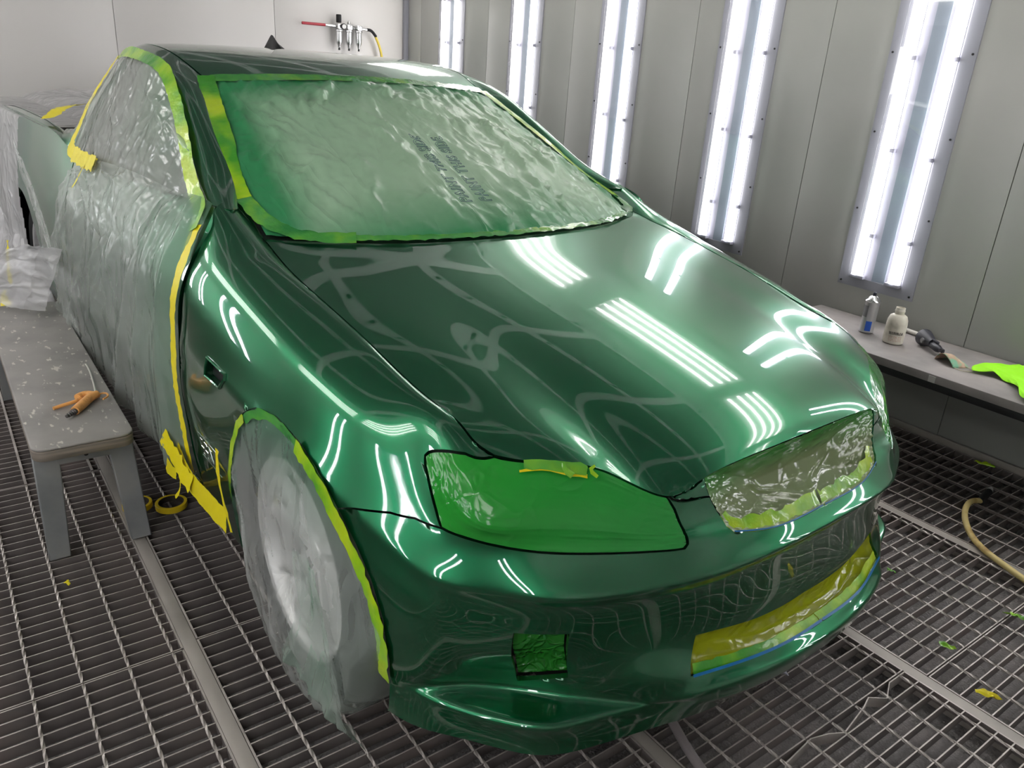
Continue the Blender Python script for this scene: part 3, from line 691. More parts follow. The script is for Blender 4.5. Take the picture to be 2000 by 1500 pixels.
gr_l = np.array(GR + [(0, 0)]); 
def clipskip(c):
    p = clipP.ev([c])[0]
    if (p[0]-.095)**2+(p[2]-.36)**2 < .40**2 and p[1] > .7 and p[0] < .47: return True
    if c[0] > 6.9 and p[2] < .36+.02 and -.31 < p[0] < .44: return True
    return c[0] < 2.6 and (c[1] < 3.5 or 5.7 < c[1] < 7.3) or (4. < c[0] < 5.4 and 5.2 < c[1] < 7.4)
add_shell(clipP, 0, 14, 0, 9, .25, .017, skip=clipskip)
add_shell(hoodP, 0, 6, .3, 7, .25, .018)
def spskip(c):
    p = SP.ev([c])[0]; return (p[0]+2.99)**2+(p[2]-.36)**2 < .41**2 or (p[2] < .38 and abs(p[0]+2.99) < .41)
add_shell(SP, 0, 12, 0, 7, .25, .024, skip=spskip)
me = bpy.data.meshes.new('inner_shell'); bm.to_mesh(me); bm.free(); link_mesh('inner_shell', me, M['black'], CAR)
# wheel housings
for s in (-1, 1):
    for xw in (.095, -2.99):
        bm = bmesh.new(); rings = []
        for y in (.80, .5):
            rings.append([bm.verts.new((xw+.385*math.cos(a), s*y, .36+.385*math.sin(a))) for a in np.linspace(R(-3), R(183), 20)])
        for A_, B_ in zip(rings, rings[1:]):
            for i in range(19): bm.faces.new((A_[i], A_[i+1], B_[i+1], B_[i]))
        bm.faces.new(rings[1]); build('wheel_housing', bm, M['black'], CAR)
boxo('underbody', (-3.9, .60, -.55, .55, .20, .42), M['black'], CAR, bev=.03)
boxo('dashboard', (-1.0, -.42, -.62, .62, .78, .96), M['black'], CAR, bev=.03)
for y in (-.36, .36):
    boxo('seat', (-1.95, -1.75, y-.24, y+.24, .45, 1.18), M['cabin'], CAR, bev=.06)
# shark fin aerial on the roof
bm = bmesh.new(); prof = [(-.075, 0), (-.07, .012), (-.045, .05), (-.03, .058), (-.012, .056), (.03, .028), (.075, .004), (.08, 0)]
for sgn in (-1, 1): pass
ring = []
for k, (x, z) in enumerate(prof):
    w = .024*(1-(z/.07)**1.2)*(1 if k not in (0, 7) else .4) + .002
    ring.append([bm.verts.new((x, -w, -.006)), bm.verts.new((x, -w*.75, z*.5)), bm.verts.new((x, 0, z+.001)), bm.verts.new((x, w*.75, z*.5)), bm.verts.new((x, w, -.006))])
for A_, B_ in zip(ring, ring[1:]):
    for i in range(4): bm.faces.new((A_[i], A_[i+1], B_[i+1], B_[i]))
ae = build('shark_fin_aerial', bm, M['black'], CAR); ae.location = (-2.02, 0, 1.445)
# wheels: twin-spoke alloys with tyres
def wheel(x, s, steer=0.):
    t = empty('wheel', (x, s*(.752 if x > -1 else .745), .338), R(steer), CAR)
    if s < 0: t.rotation_euler = (0, 0, R(steer)+math.pi)
    # local +y points outwards
    latheo('tyre', [(.235, -.115), (.30, -.122), (.325, -.112), (.337, -.085), (.338, 0), (.337, .085), (.325, .108), (.30, .118), (.245, .108), (.243, .09)], M['rubber'], t, 40, axis='Y', caps=False)
    rm = latheo('rim', [(.236, -.10), (.243, .105), (.247, .112), (.236, .108), (.222, .085), (.215, .03), (.21, -.09)], M['alloy'], t, 40, axis='Y', caps=False)
    bm = bmesh.new()
    for k in range(5):
        a = 2*math.pi*k/5+.3
        for q in (-1, 1):
            pts = [(.035, q*.02), (.09, q*.028), (.15, q*.036), (.225, q*.062)]
            secs = []
            for r_, off in pts:
                w = .016+.004*r_; dep = .058+.035*(r_/.225)**1.5
                cx, cz = math.cos(a), math.sin(a)
                def P_(dr, dy): return (cx*r_ - cz*(off+dr), dy, cz*r_ + cx*(off+dr))
                secs.append([bm.verts.new(P_(-w, dep-.03)), bm.verts.new(P_(-w*.55, dep)), bm.verts.new(P_(w*.55, dep)), bm.verts.new(P_(w, dep-.03))])
            for A_, B_ in zip(secs, secs[1:]):
                for i in range(4): bm.faces.new((A_[i], A_[(i+1) % 4], B_[(i+1) % 4], B_[i]))
    build('spokes', bm, M['alloy'], rm, ang=30)
    latheo('hub_cap', [(.001, .03), (.055, .03), (.055, .058), (.036, .064), (.034, .068), (.02, .072), (.001, .072)], M['alloy'], rm, 24, axis='Y')
    latheo('brake_disc', [(.001, -.02), (.17, -.02), (.17, .0), (.001, .0)], M['steel'], t, 32, axis='Y')
    return t
wheel(.005, -1, -2); wheel(.005, 1, -2); wheel(-2.99, -1); wheel(-2.99, 1)
# fender vent: recessed black mesh with a painted surround
ventP = trim(clipP, VENT, (), .08, .08, 12)
skin('side_vent', [(clipP, *ventP)], M['black'], CAR, sides=(-1, 1), off=-.016, gap=0, skirt=0)
for s in (-1, 1):
    P = clipP.ev(np.array(polypath(VENT, 5)))*[1, s, 1]+[0, s*.002, 0]
    tubeo('vent_surround', [tuple(p) for p in np.vstack([P, P[:1]])], .0045, M['paint'], CAR, 8)

# ------------------------------------------------------------------ masking films and tapes on the car
def in_car(name, label, cat, group=None, loc=(0, 0, 0)):
    """a thing that lies on the car but is not part of it: its own top-level root, set out in the car's frame"""
    return tag(empty(name, loc, R(2.9)), label, cat, group)
def patch_n(patch, uv, ctr=(-.4, 0, .4)):
    e = .02; uv = np.atleast_2d(np.array(uv, float)); uv = np.clip(uv, [patch.us[0], patch.vs[0]], [patch.us[-1], patch.vs[-1]]); P = patch.ev(uv)
    n = np.cross(patch.ev(uv+[e, 0])-patch.ev(uv-[e, 0]), patch.ev(uv+[0, e])-patch.ev(uv-[0, e])); n /= np.linalg.norm(n, axis=1)[:, None]+1e-9
    n *= np.sign((n*(P-np.array(ctr))).sum(1))[:, None]; return P, n
def ribbon(name, P, Nn, w, m, parent, off=.004, wav=.0012, seed=0, ragged=0., side=0., nw=4):
    """a strip of tape along points P with surface normals Nn"""
    P = np.array(P, float); Nn = np.array(Nn, float); d = np.r_[0, np.cumsum(np.maximum(np.linalg.norm(np.diff(P, axis=0), axis=1), 1e-4))]
    q = np.linspace(0, d[-1], max(4, int(d[-1]/.012))); P = nat_spline(d, P, q); Nn = np.stack([np.interp(q, d, Nn[:, k]) for k in range(3)], 1)
    Nn /= np.linalg.norm(Nn, axis=1)[:, None]+1e-9; T = np.gradient(P, axis=0); T /= np.linalg.norm(T, axis=1)[:, None]+1e-9; B = np.cross(Nn, T)
    V = []; k = nw+1
    for i in range(len(q)):
        for j in range(k):
            s = (j/nw-.5)*w + side
            if j in (0, nw) and ragged: s += (vnoise([q[i]*60], [j*7.], seed)[0]-.5)*ragged
            h = off + wav*(ridge([q[i]*40], [j*.9+seed], seed)[0])
            V.append(P[i]+B[i]*s+Nn[i]*h)
    F = [(i*k+j, i*k+j+1, (i+1)*k+j+1, (i+1)*k+j) for i in range(len(q)-1) for j in range(nw)]
    return pydata(name, V, F, m, parent)
def sheet(name, fn, nu, nv, m, parent, spray=None):
    """grid sheet from a vectorised function of (s, t) in 0..1"""
    s, t = np.meshgrid(np.linspace(0, 1, nu), np.linspace(0, 1, nv)); P = fn(s.ravel(), t.ravel())
    F = [(i*nu+j, i*nu+j+1, (i+1)*nu+j+1, (i+1)*nu+j) for i in range(nv-1) for j in range(nu-1)]
    sp = spray(s.ravel(), t.ravel(), P) if spray is not None else None
    return pydata(name, P, F, m, parent, spray=sp)

# windscreen: one wrinkled sheet, taped all round
WG = WS.P; WSF = Patch(WG, None, [-2, -1, 0, 1, 2])
wf = in_car('windscreen_film', 'wrinkled green-tinted plastic film taped over the windscreen', 'masking film')
def ws_edge(uv): return np.minimum(np.minimum(2-np.abs(uv[:, 0]), 9), np.minimum(uv[:, 1], 4-uv[:, 1]))
def ws_disp(uv, P):
    a, b = uv[:, 0], uv[:, 1]; e = np.clip(ws_edge(uv)/.5, 0, 1)
    wx = a + .35*fbm(a*1.3+5, b*1.1, 3); wy = b + .3*fbm(a*1.2, b*1.2+9, 4)
    r1 = ridge(wx*3.4+wy*.55, wy*.55, 11, 3)**2.6; r2 = ridge(wx*5.6-wy*1.3+3, wy*1.0, 23, 3)**3
    r3 = ridge(wx*11+wy*2, wy*3, 31, 2)**3
    flat = 1-.75*np.exp(-(((a+.06)/.28)**2+((b-2.65)/.95)**2)**1.5)
    rim = ridge(a*16, b*9, 41, 2)**2*np.clip(1-ws_edge(uv)/.45, 0, 1)
    return (.030*r1+.024*r2+.011*r3)*(.25+.75*e)*flat+.006*rim*(ws_edge(uv) > .08)
def ws_spray(P):
    y = P[:, 1]; s = (P[:, 0]+.3)/-.9
    e = np.clip(1-np.minimum((.70-.14*np.clip(s, 0, 1)-np.abs(y))*5.5, np.minimum(np.clip(s, -1, 2)*3.2+.05, (1.02-s)*3.6)), 0, 1)**1.4
    return np.clip(e + .30*np.clip(-y*1.3+.25, 0, 1) + .30*(fbm(y*3, s*4, 8)-.5), 0.02, 1)
uvW = trim(WSF, [(-1.97, .02), (1.97, .02), (1.97, 3.98), (-1.97, 3.98)], (), .035, .035, 26)
ws_o = skin('film_sheet', [(WSF, *uvW)], M['film_ws'], wf, sides=(1,), off=.004, disp=ws_disp, gap=0, skirt=0, spray=ws_spray)
def ws_rib(name, uvs, w, m, off, seed, side=0, ragged=0., wav=.0015):
    P, n = patch_n(WSF, uvs); return ribbon(name, P, n, w, m, wf, off, wav, seed, ragged, side)
ws_rib('tape', [(-2+.0, v) for v in np.linspace(-.0, 3.35, 9)], .055, M['tape_g'], .014, 1, 0, .003)
tag(bpy.data.objects[wf.children[-1].name], 'lime green tape strip down the near windscreen pillar')
ws_rib('tape', [(-1.98, 3.3), (-1.93, 3.7), (-1.72, 3.97), (-1.3, 4.0)], .045, M['tape_gg'], .012, 2, 0, .008, .004)
ws_rib('tape', [(u, .07) for u in np.linspace(-1.95, 1.95, 12)], .045, M['tape_gg'], .012, 3, 0, .006)
ws_rib('tape', [(u, 3.98) for u in np.linspace(-1.3, 1.6, 12)], .022, M['tape_gg'], .010, 4, 0, .008, .003)
ws_rib('tape', [(1.96, v) for v in np.linspace(.1, 3.7, 9)], .045, M['tape_g'], .013, 5, 0, .004)
ws_rib('tape', [(1.95, 3.7), (1.88, 3.9), (1.6, 3.97)], .04, M['tape_gg'], .013, 6, 0, .01, .004)
# the printing on the film: outlined capitals, seen from the back
M['print'] = mat('film_print', (.15, .25, .26), .5)
def film_text(body, a, b, h, seed):
    """outlined mirrored lettering from windscreen parameter a to b"""
    cu = bpy.data.curves.new('t', 'FONT'); cu.body = body; cu.size = 1; cu.space_character = 1.2; cu.offset = .025
    to = bpy.data.objects.new('t', cu); COL.objects.link(to); dg = bpy.context.evaluated_depsgraph_get(); me = bpy.data.meshes.new_from_object(to.evaluated_get(dg))
    bpy.data.objects.remove(to); bm_ = bmesh.new(); bm_.from_mesh(me); bmesh.ops.dissolve_limit(bm_, angle_limit=.01, verts=bm_.verts[:], edges=bm_.edges[:])
    be = [e for e in bm_.edges if len(e.link_faces) == 1]; w = max(v.co.x for v in bm_.verts); out = bmesh.new()
    a = np.array(a, float); b = np.array(b, float); du = (b-a)
    A3, B3 = WSF.ev([a, b]); d3 = (B3-A3); ln = np.linalg.norm(d3)
    _, n0 = patch_n(WSF, [(a+b)/2]); e1 = d3/ln; e2 = np.cross(n0[0], e1)
    eu = WSF.ev([(a+b)/2+[.05, 0]])[0]-WSF.ev([(a+b)/2-[.05, 0]])[0]; ev_ = WSF.ev([(a+b)/2+[0, .05]])[0]-WSF.ev([(a+b)/2-[0, .05]])[0]
    J = np.stack([eu/.1, ev_/.1], 1); e2uv = np.linalg.lstsq(J, e2*h, rcond=None)[0]
    for e in be:
        pts = []
        for v in e.verts:
            uv = a+du*(v.co.x/w)+e2uv*v.co.y
            pts.append(uv)
        pts = np.array([pts[0], (pts[0]+pts[1])/2, pts[1]]); P, n = patch_n(WSF, pts); P = P+n*(.0055+ws_disp(pts, P))[:, None]
        if np.linalg.norm(P[2]-P[0]) > 1e-4: tube(out, [Vector(p) for p in P], .0009, 4)
    bm_.free(); me = bpy.data.meshes.new('printed_words'); out.to_mesh(me); out.free(); link_mesh('printed_words', me, M['print'], wf)
# place from the far (bottom) to the near (top) end of each line of print
film_text('PAINT THIS SIDE', (-.191, 3.36), (-.129, 1.86), .052, 1)
film_text('PAINT THIS SIDE', (-.024, 3.38), (.092, 1.90), .052, 2)

# side window and door: one long sheet, taped to the pillar, the door edge and the sill
sf = in_car('side_film', 'clear plastic film hanging over the near window and door, edged with tape', 'masking film')
def gp_disp(uv, P):
    a, b = uv[:, 0], uv[:, 1]; w = .5*fbm(a*1.2, b*.9, 5)
    return .004+.013*ridge(a*1.6+b*.45+w, b*.35+w, 7, 3)**2+.006*ridge(a*4+w*3, b*1.2, 9, 3)**2
def edge_spray(P): return np.clip(1.1-(-P[:, 0]-.55)*1.5 - np.clip(1.1-P[:, 2], 0, 1)*1.2, 0, 1)*.7
WINF = [(1.02, 4.35), (1.5, 4.1), (2., 4.0), (3., 3.98), (3.95, 4.1), (4.08, 5.), (4.12, 6.), (4.12, 7.2), (4.0, 7.9), (3., 8.), (2., 8.), (1.0, 7.98), (.98, 7.), (.98, 6.), (.98, 5.)]
skin('window_sheet', [(GP, *trim(GP, WINF, (), .05, .08, 14))], M['film_win'], sf, sides=(-1,), off=.005, disp=gp_disp, gap=0, skirt=0, spray=lambda P: np.clip(.9-(-P[:, 0]-1.0-(1.3-P[:, 2])*0)*1.6, 0, .6)*np.clip((P[:, 2]-1.0)*3, .2, 1))
def door_fn(s, t):
    # s from the door's front edge backwards, t from the belt down to below the sill
    u = .06 + s*(3.25+1.35*np.clip(t*1.6, 0, 1)); v = t*7.0
    P, n = patch_n(SP, np.stack([u, np.clip(v, 0, 7)], 1))
    P = P*[1, -1, 1]; n = n*[1, -1, 1]
    edge = np.clip(s/.06, 0, 1)
    gather = np.abs(s-.45)/(.12+.9*t)       # folds run out of the window corner
    fo = ridge(s*5/(.35+.65*t)+.6*fbm(s*3, t*2, 3), t*.7, 13, 3)**1.8; f2 = ridge(s*13+t*1.5, t*1.6, 17, 3)**2
    d = .006 + edge*(.012+.030*t*(1-.3*t) + .040*fo*(.3+.7*t) + .012*f2)
    P = P + n*d[:, None]
    low = np.clip((t-.88)/.12, 0, 1); P[:, 1] += low**1.5*.10; P[:, 2] += .02*low*fbm(s*9, t, 5)
    return P
sheet('door_sheet', door_fn, 150, 90, M['film_side'], sf, lambda s, t, P: np.clip(.75-s*3.2, 0, 1)*(.3+.7*np.clip(1-t*.8, 0, 1))+.10)
# second layer gathered below the window
def gather_fn(s, t):
    u = .9+s*2.6*(1-.25*t); v = 0.0+t*2.6
    P, n = patch_n(SP, np.stack([u, v], 1)); P = P*[1, -1, 1]; n = n*[1, -1, 1]
    d = (.02+.03*t)*(1-t**5)-.03*t**7+.035*(1-t**3)*ridge(s*4*(1+t)+fbm(s*3, t*3, 7), t*1.1, 29, 3)**1.6*(.3+t)
    P = P+n*d[:, None]; P[:, 2] += .03*(1-t)*np.sin(s*math.pi); return P
sheet('gathered_sheet', gather_fn, 90, 50, M['film_side'], sf, lambda s, t, P: .15+0*s)
def tail_fn(s, t):
    A = np.array([-1.84, -.955, .70]); B = np.array([-2.0, -1.02, .42]); C_ = np.array([-2.30, -1.20, .47]); D = np.array([-2.30, -1.29, .395])
    P = A*((1-s)*(1-t))[:, None]+B*((1-s)*t)[:, None]+C_*(s*(1-t))[:, None]+D*(s*t)[:, None]
    P[:, 2] += .05*np.sin(s*math.pi)*(1-t)**.7*(s < 2) + .045*ridge(s*2.5+t, t*2.2, 37, 3)*np.sin(np.clip(s*1.1, 0, 1)*math.pi)*(1-t*.8)
    P[:, 2] += .05*(fbm(s*4, t*5, 45)-.35)*np.sin(s*math.pi*.9)
    P[:, 0] += .10*(fbm(s*2, t*5, 43)-.5); P[:, 1] -= .09*(fbm(s*3, t*5, 39)-.4)*s; P[:, 2] = np.maximum(P[:, 2], .396+.004*fbm(s*9, t*9, 2)); P[:, 1] = np.maximum(P[:, 1], -1.295); return P
sheet('loose_tail', tail_fn, 60, 40, M['film_tub'], sf, None)
def body_pts(spec):
    P = []; n = []
    for patch, uv in spec:
        a, b = patch_n(patch, [uv]); P.append(a[0]*[1, -1, 1]); n.append(b[0]*[1, -1, 1])
    return P, n
P_, n_ = body_pts([(GP, (4.0, 4.05)), (GP, (3.0, 3.99)), (GP, (2.1, 4.03)), (GP, (1.5, 4.1)), (GP, (1.14, 4.35)), (GP, (1.06, 5)), (GP, (1.06, 6)), (GP, (1.08, 7)), (GP, (1.12, 7.85)), (SP, (.16, .6)), (SP, (.12, 1.05))])
ribbon('tape', P_, n_, .042, M['tape_g'], sf, .016, .002, 3, .004, 0)
tag(sf.children[-1], 'green-sprayed lime tape around the front of the window')
P_, n_ = body_pts([(SP, (.10, .9)), (SP, (.05, 1.6)), (SP, (.02, 2.3)), (SP, (.02, 3.)), (SP, (.02, 4.)), (SP, (.03, 5.)), (SP, (.04, 5.7)), (SP, (.06, 6.3))])
ribbon('tape', P_, n_, .046, M['tape_y'], sf, .012, .0035, 4, .006, 0)
tag(sf.children[-1], 'bright yellow tape down the door edge')
P_, n_ = body_pts([(GP, (3.95, 4.1)), (GP, (4.06, 5.)), (GP, (4.1, 6.)), (GP, (4.1, 7.1)), (GP, (4.05, 7.75)), (GP, (3.8, 7.95)), (GP, (3.2, 7.97)), (GP, (2.75, 7.97))])
ribbon('tape', P_, n_, .046, M['tape_y'], sf, .018, .004, 5, .008, 0)
def ribpts(name, pts, w, m, parent, nrm=(0, -1, 0), **k): return ribbon(name, pts, [nrm]*len(pts), w, m, parent, **k)
P_, n_ = body_pts([(GP, (3.4, 7.9)), (GP, (3.0, 7.9)), (GP, (2.5, 7.93))])
ribbon('tape', P_, n_, .055, M['tape_y'], sf, .046, .006, 15, .012, 0)
ribpts('tape', [(-.66, -.925, .36), (-.55, -.932, .325), (-.42, -.93, .315), (-.27, -.925, .318)], .066, M['tape_y'], sf, nrm=(0, -1, .1), off=.004, wav=.003, seed=6, ragged=.004)
ribpts('tape', [(-.69, -.945, .395), (-.60, -.938, .345), (-.50, -.935, .315)], .06, M['tape_y'], sf, nrm=(-.1, -1, .3), off=.008, wav=.004, seed=7, ragged=.02)
ribpts('tape', [(-.665, -.95, .31), (-.61, -.94, .30)], .042, M['tape_y'], sf, nrm=(-.2, -1, .1), off=.008, wav=.004, seed=8, ragged=.02)
ribpts('tape', [(-.60, -.955, .235), (-.575, -.945, .275), (-.58, -.94, .305)], .014, M['tape_y'], sf, nrm=(-.2, -1, .1), off=.006, wav=.004, seed=9, ragged=.008)
ribpts('tape', [(-.285, -.928, .52), (-.285, -.93, .44), (-.265, -.926, .36), (-.245, -.922, .30)], .02, M['tape_y'], sf, off=.004, wav=.003, seed=10, ragged=.008)
ribpts('tape', [(-1.60, -.868, 1.03), (-1.68, -.885, .965), (-1.73, -.895, .93)], .012, M['tape_y'], sf, nrm=(0, -1, .4), off=.016, wav=.002, seed=11)

# bag over the front wheel
wb = in_car('wheel_bag', 'crumpled clear plastic bag over the near front wheel', 'masking film')
_ap = clipP.ev(np.array(af+ar[1:]))-[.105, 0, .36]; _aa = np.unwrap(np.arctan2(_ap[:, 2], _ap[:, 0])); _ar = np.hypot(_ap[:, 0], _ap[:, 2]); _ay = _ap[:, 1]
def bag_fn(s, t):
    th = s*2*math.pi-math.pi/2; ca, sa = np.cos(th), np.sin(th)
    up = np.clip((sa+.15)/.35, 0, 1)
    ra = np.interp(th, _aa, _ar); ya = np.interp(th, _aa, _ay)      # the arch edge seen from its centre
    low_r = .352-.02*np.clip(ca, 0, 1)
    Rr = (ra+.004)*up+low_r*(1-up)
    cx = .105*up+.05*(1-up); cz = .36*up+.340*(1-up)
    r = np.clip(t/.9, 0, 1)*Rr
    x = cx+ca*r; z = cz+sa*r
    wr_ = ridge(x*7+z*1.2+.5*fbm(x*5, z*5, 4), z*2.0-x*1.5, 5, 3)**2.2
    lip = ya*up+(.895+.01*np.clip(ca, 0, 1))*(1-up)
    inner = .893+.010*np.clip(x/.3, 0, 1)*np.clip((.55-z)/.1, 0, 1)+.022*np.sin(np.clip(r/Rr, 0, 1)*math.pi)
    k = np.clip((t-.45)/.4, 0, 1); y = inner*(1-k)+(lip-.006)*k
    y = y+.024*wr_*np.clip(t*3, 0, 1)*(1-np.clip((t-.8)/.1, 0, 1)*up)+.010*(1-up)*fbm(x*14, z*14, 6)
    y = y-up*.05*np.clip((t-.9)/.1, 0, 1)
    low = np.clip((t-.84)/.16, 0, 1)*(1-up); y = y-low**1.4*.16
    z = np.maximum(z+(1-up)*.012*(fbm(s*30, t*4, 8)-.5), .004)
    return np.stack([x, -y, z], 1)
sheet('film_sheet', bag_fn, 200, 64, M['film_wheel'], wb, lambda s, t, P: np.clip((P[:, 0]-.0)*1.6, 0, 1)*.45+np.clip((P[:, 2]-.48)*4, 0, .8)+.05)
def flap_fn(s, t):     # loose fold hanging in front of the tyre down to the floor
    w = .10+.27*t**1.3; xc = .17+.03*t+.03*np.sin(t*4)
    x = xc+(s-.5)*w; z = .46*(1-t)+.03*t+.05*t*fbm(s*8, t*2, 31)
    y = .910+.022*ridge(s*4+t*1.3, t*1.6, 9, 3)+.010*t**1.5*(1-.45*s)-.05*np.clip((t-.85)/.15, 0, 1)+.02*t*(fbm(s*9, t*6, 12)-.5)
    return np.stack([x, -y, np.maximum(z, .004)], 1)
sheet('loose_fold', flap_fn, 60, 60, M['film_wheel'], wb, lambda s, t, P: .25+.6*np.clip(fbm(s*3, t*3, 2)*1.4-.3, 0, 1))
Pa = clipP.ev(np.array([q for q in af[2:]]+[ar[1], ar[2]]))*[1, -1, 1]; 
Pa = Pa+[.0, -.003, 0]; ctr_ = np.array([.105, 0, .36]); 
def arch_pts(P, k):
    d = P-ctr_; d[:, 1] = 0; d /= np.linalg.norm(d, axis=1)[:, None]; return P-d*k
ribbon('tape', arch_pts(Pa[:8], .012), [(.1, -1, 0)]*8, .036, M['tape_g'], wb, .004, .004, 12, .010)
tag(wb.children[-1], 'green-sprayed tape along the front of the wheel arch')
Pb = clipP.ev(np.array(ar[5:-2]))*[1, -1, 1]
ribbon('tape', arch_pts(Pb, .010), [(-.1, -1, 0)]*len(Pb), .022, M['tape_g'], wb, .002, .002, 13, .008)
ribbon('tape', arch_pts(clipP.ev(np.array(ar[0:6]))*[1, -1, 1], .012), [(0, -1, 0)]*6, .022, M['tape_gg'], wb, .0, .003, 14, .008)

# loose film over the load bed
tf = in_car('bed_film', 'loose milky plastic film heaped over the load bed and rear wheel', 'masking film')
def bed_fn(s, t):
    x = -2.22-s*2.0; y = .75-t*2.1
    wv = .11*ridge(s*3+t, t*4, 51, 3)+.05*fbm(s*8, t*9, 52)
    z = 1.09+wv*np.sin(np.clip(t*1.5, 0, 1)*math.pi)**.5
    # past the rail the sheet falls down the side
    edge = .885+.0*s; ov = np.clip(-y-edge, 0, 9)
    side = s > 0
    yy = -np.minimum(-y, edge)-.03*ov-.05*ridge(s*6, ov*2, 53, 3)*np.clip(ov*4, 0, 1)-.02*np.clip(ov*9, 0, 1)
    zz = np.where(ov > 0, 1.12-ov*2.3, z)+0*s
    blend = np.clip((ov)/.05, 0, 1); zz = z*(1-blend)+blend*(1.115-ov*2.25)
    return np.stack([x-.12*np.clip(ov*2.5, 0, 1)*(1-s), yy, np.maximum(zz, .03)], 1)
bf = sheet('film_sheet', bed_fn, 120, 110, M['film_tub'], tf, None)
# cut the near front corner away where the painted bed side shows
bm = bmesh.new(); bm.from_mesh(bf.data)
def gone(c):
    if c.y > -.86: return c.x > -2.30-.10*fbm(np.array([c.y*6]), np.array([0.]), 5)[0]
    lim = -2.80-.35*(1.1-c.z) if c.z > .75 else -2.92+.75*(.75-c.z)
    return c.x > lim+.05*(fbm(np.array([c.z*9]), np.array([3.]), 5)[0]-.5)
bmesh.ops.delete(bm, geom=[f for f in bm.faces if gone(f.calc_center_median())], context='FACES')
bmesh.ops.delete(bm, geom=[v for v in bm.verts if not v.link_faces], context='VERTS'); bm.to_mesh(bf.data); bm.free()
def drape_fn(s, t):     # strand of film lying down the bed side in front of the rear wheel
    x = -2.78+.95*t+s*(.22+.30*t)*(1-.2*t); z = 1.0-.78*t-.06*s
    y = .925+.02*ridge(s*3+t*2, t*3, 61, 3)+.02*t; return np.stack([x, -y, z], 1)
sheet('side_strand', drape_fn, 40, 60, M['film_wheel'], tf, None)
def heap_fn(s, t):
    x = -3.7+s*1.30; y = .93+t*.26; z = .50*(1-t)**1.3*(1-.35*s)+.02+.10*ridge(s*4, t*3, 63, 3)*(1-t*.5); return np.stack([x, -y, z], 1)
sheet('heap', heap_fn, 70, 40, M['film_tub'], tf, None)
ribpts('tape', [(-2.35, -.84, 1.118), (-2.42, -.78, 1.15), (-2.5, -.70, 1.16)], .09, M['tape_y'], tf, nrm=(0, -.3, 1), off=.004, wav=.01, seed=21, ragged=.02)
ribpts('tape', [(-2.6, -1.03, .38), (-2.68, -1.02, .45), (-2.72, -1.0, .55)], .035, M['tape_y'], tf, nrm=(0, -1, .3), off=.02, wav=.01, seed=22, ragged=.02)
ribpts('tape', [(-2.25, -1.05, .28), (-2.45, -1.06, .34), (-2.55, -1.05, .33)], .05, M['tape_y'], tf, nrm=(0, -1, .5), off=.05, wav=.01, seed=23, ragged=.02)

# films over the lamps and openings of the nose
def nose_film(name, poly, m, label, depth, group=None, sides=(-1,), seed=0, wr=.006, edge_w=.6, both=False, du=.06, parent=None, spray=None):
    t = in_car(name, label, 'masking film', group); pl = np.array(poly)
    def dist(uv):
        d = np.full(len(uv), 9.)
        for i in range(len(pl)):
            a = pl[i]; b = pl[(i+1) % len(pl)]
            if both and abs(a[0]) < 1e-6 and abs(b[0]) < 1e-6: continue
            ab = b-a; q = np.clip(((uv-a)@ab)/(ab@ab+1e-12), 0, 1); d = np.minimum(d, np.linalg.norm(uv-(a+q[:, None]*ab), axis=1))
        return d
    def disp(uv, P):
        e = np.clip(dist(uv)/edge_w, 0, 1); y = P[:, 1]
        return -depth(e)+wr*(ridge(uv[:, 0]*1.7+seed, uv[:, 1]*1.1+uv[:, 0]*.8, 71+seed, 2)**3)*(.3+.7*e)+wr*.6*ridge(uv[:, 0]*8, uv[:, 1]*5+seed, 73+seed, 2)**3*(1-e)
    skin('film_sheet', [(clipP, *trim(clipP, poly, (), du, du, 14))], m, t, sides=sides, off=0, disp=disp, gap=0, skirt=0, both=both, spray=spray)
    return t
hl_o = skin  # headlamp tape: tight, smooth in the middle and creased at the ends
M['film_fog'] = film('fog_film', (.03, .33, .03), .9, .10, 18, .6, spray=(.03, .33, .03))
M['lamp_film'] = film('lamp_film', (.03, .44, .045), .96, .13, 11, .10, spray=(.06, .40, .12))
nt = M['lamp_film'].node_tree
def lampdisp(e): return .004-.003*e
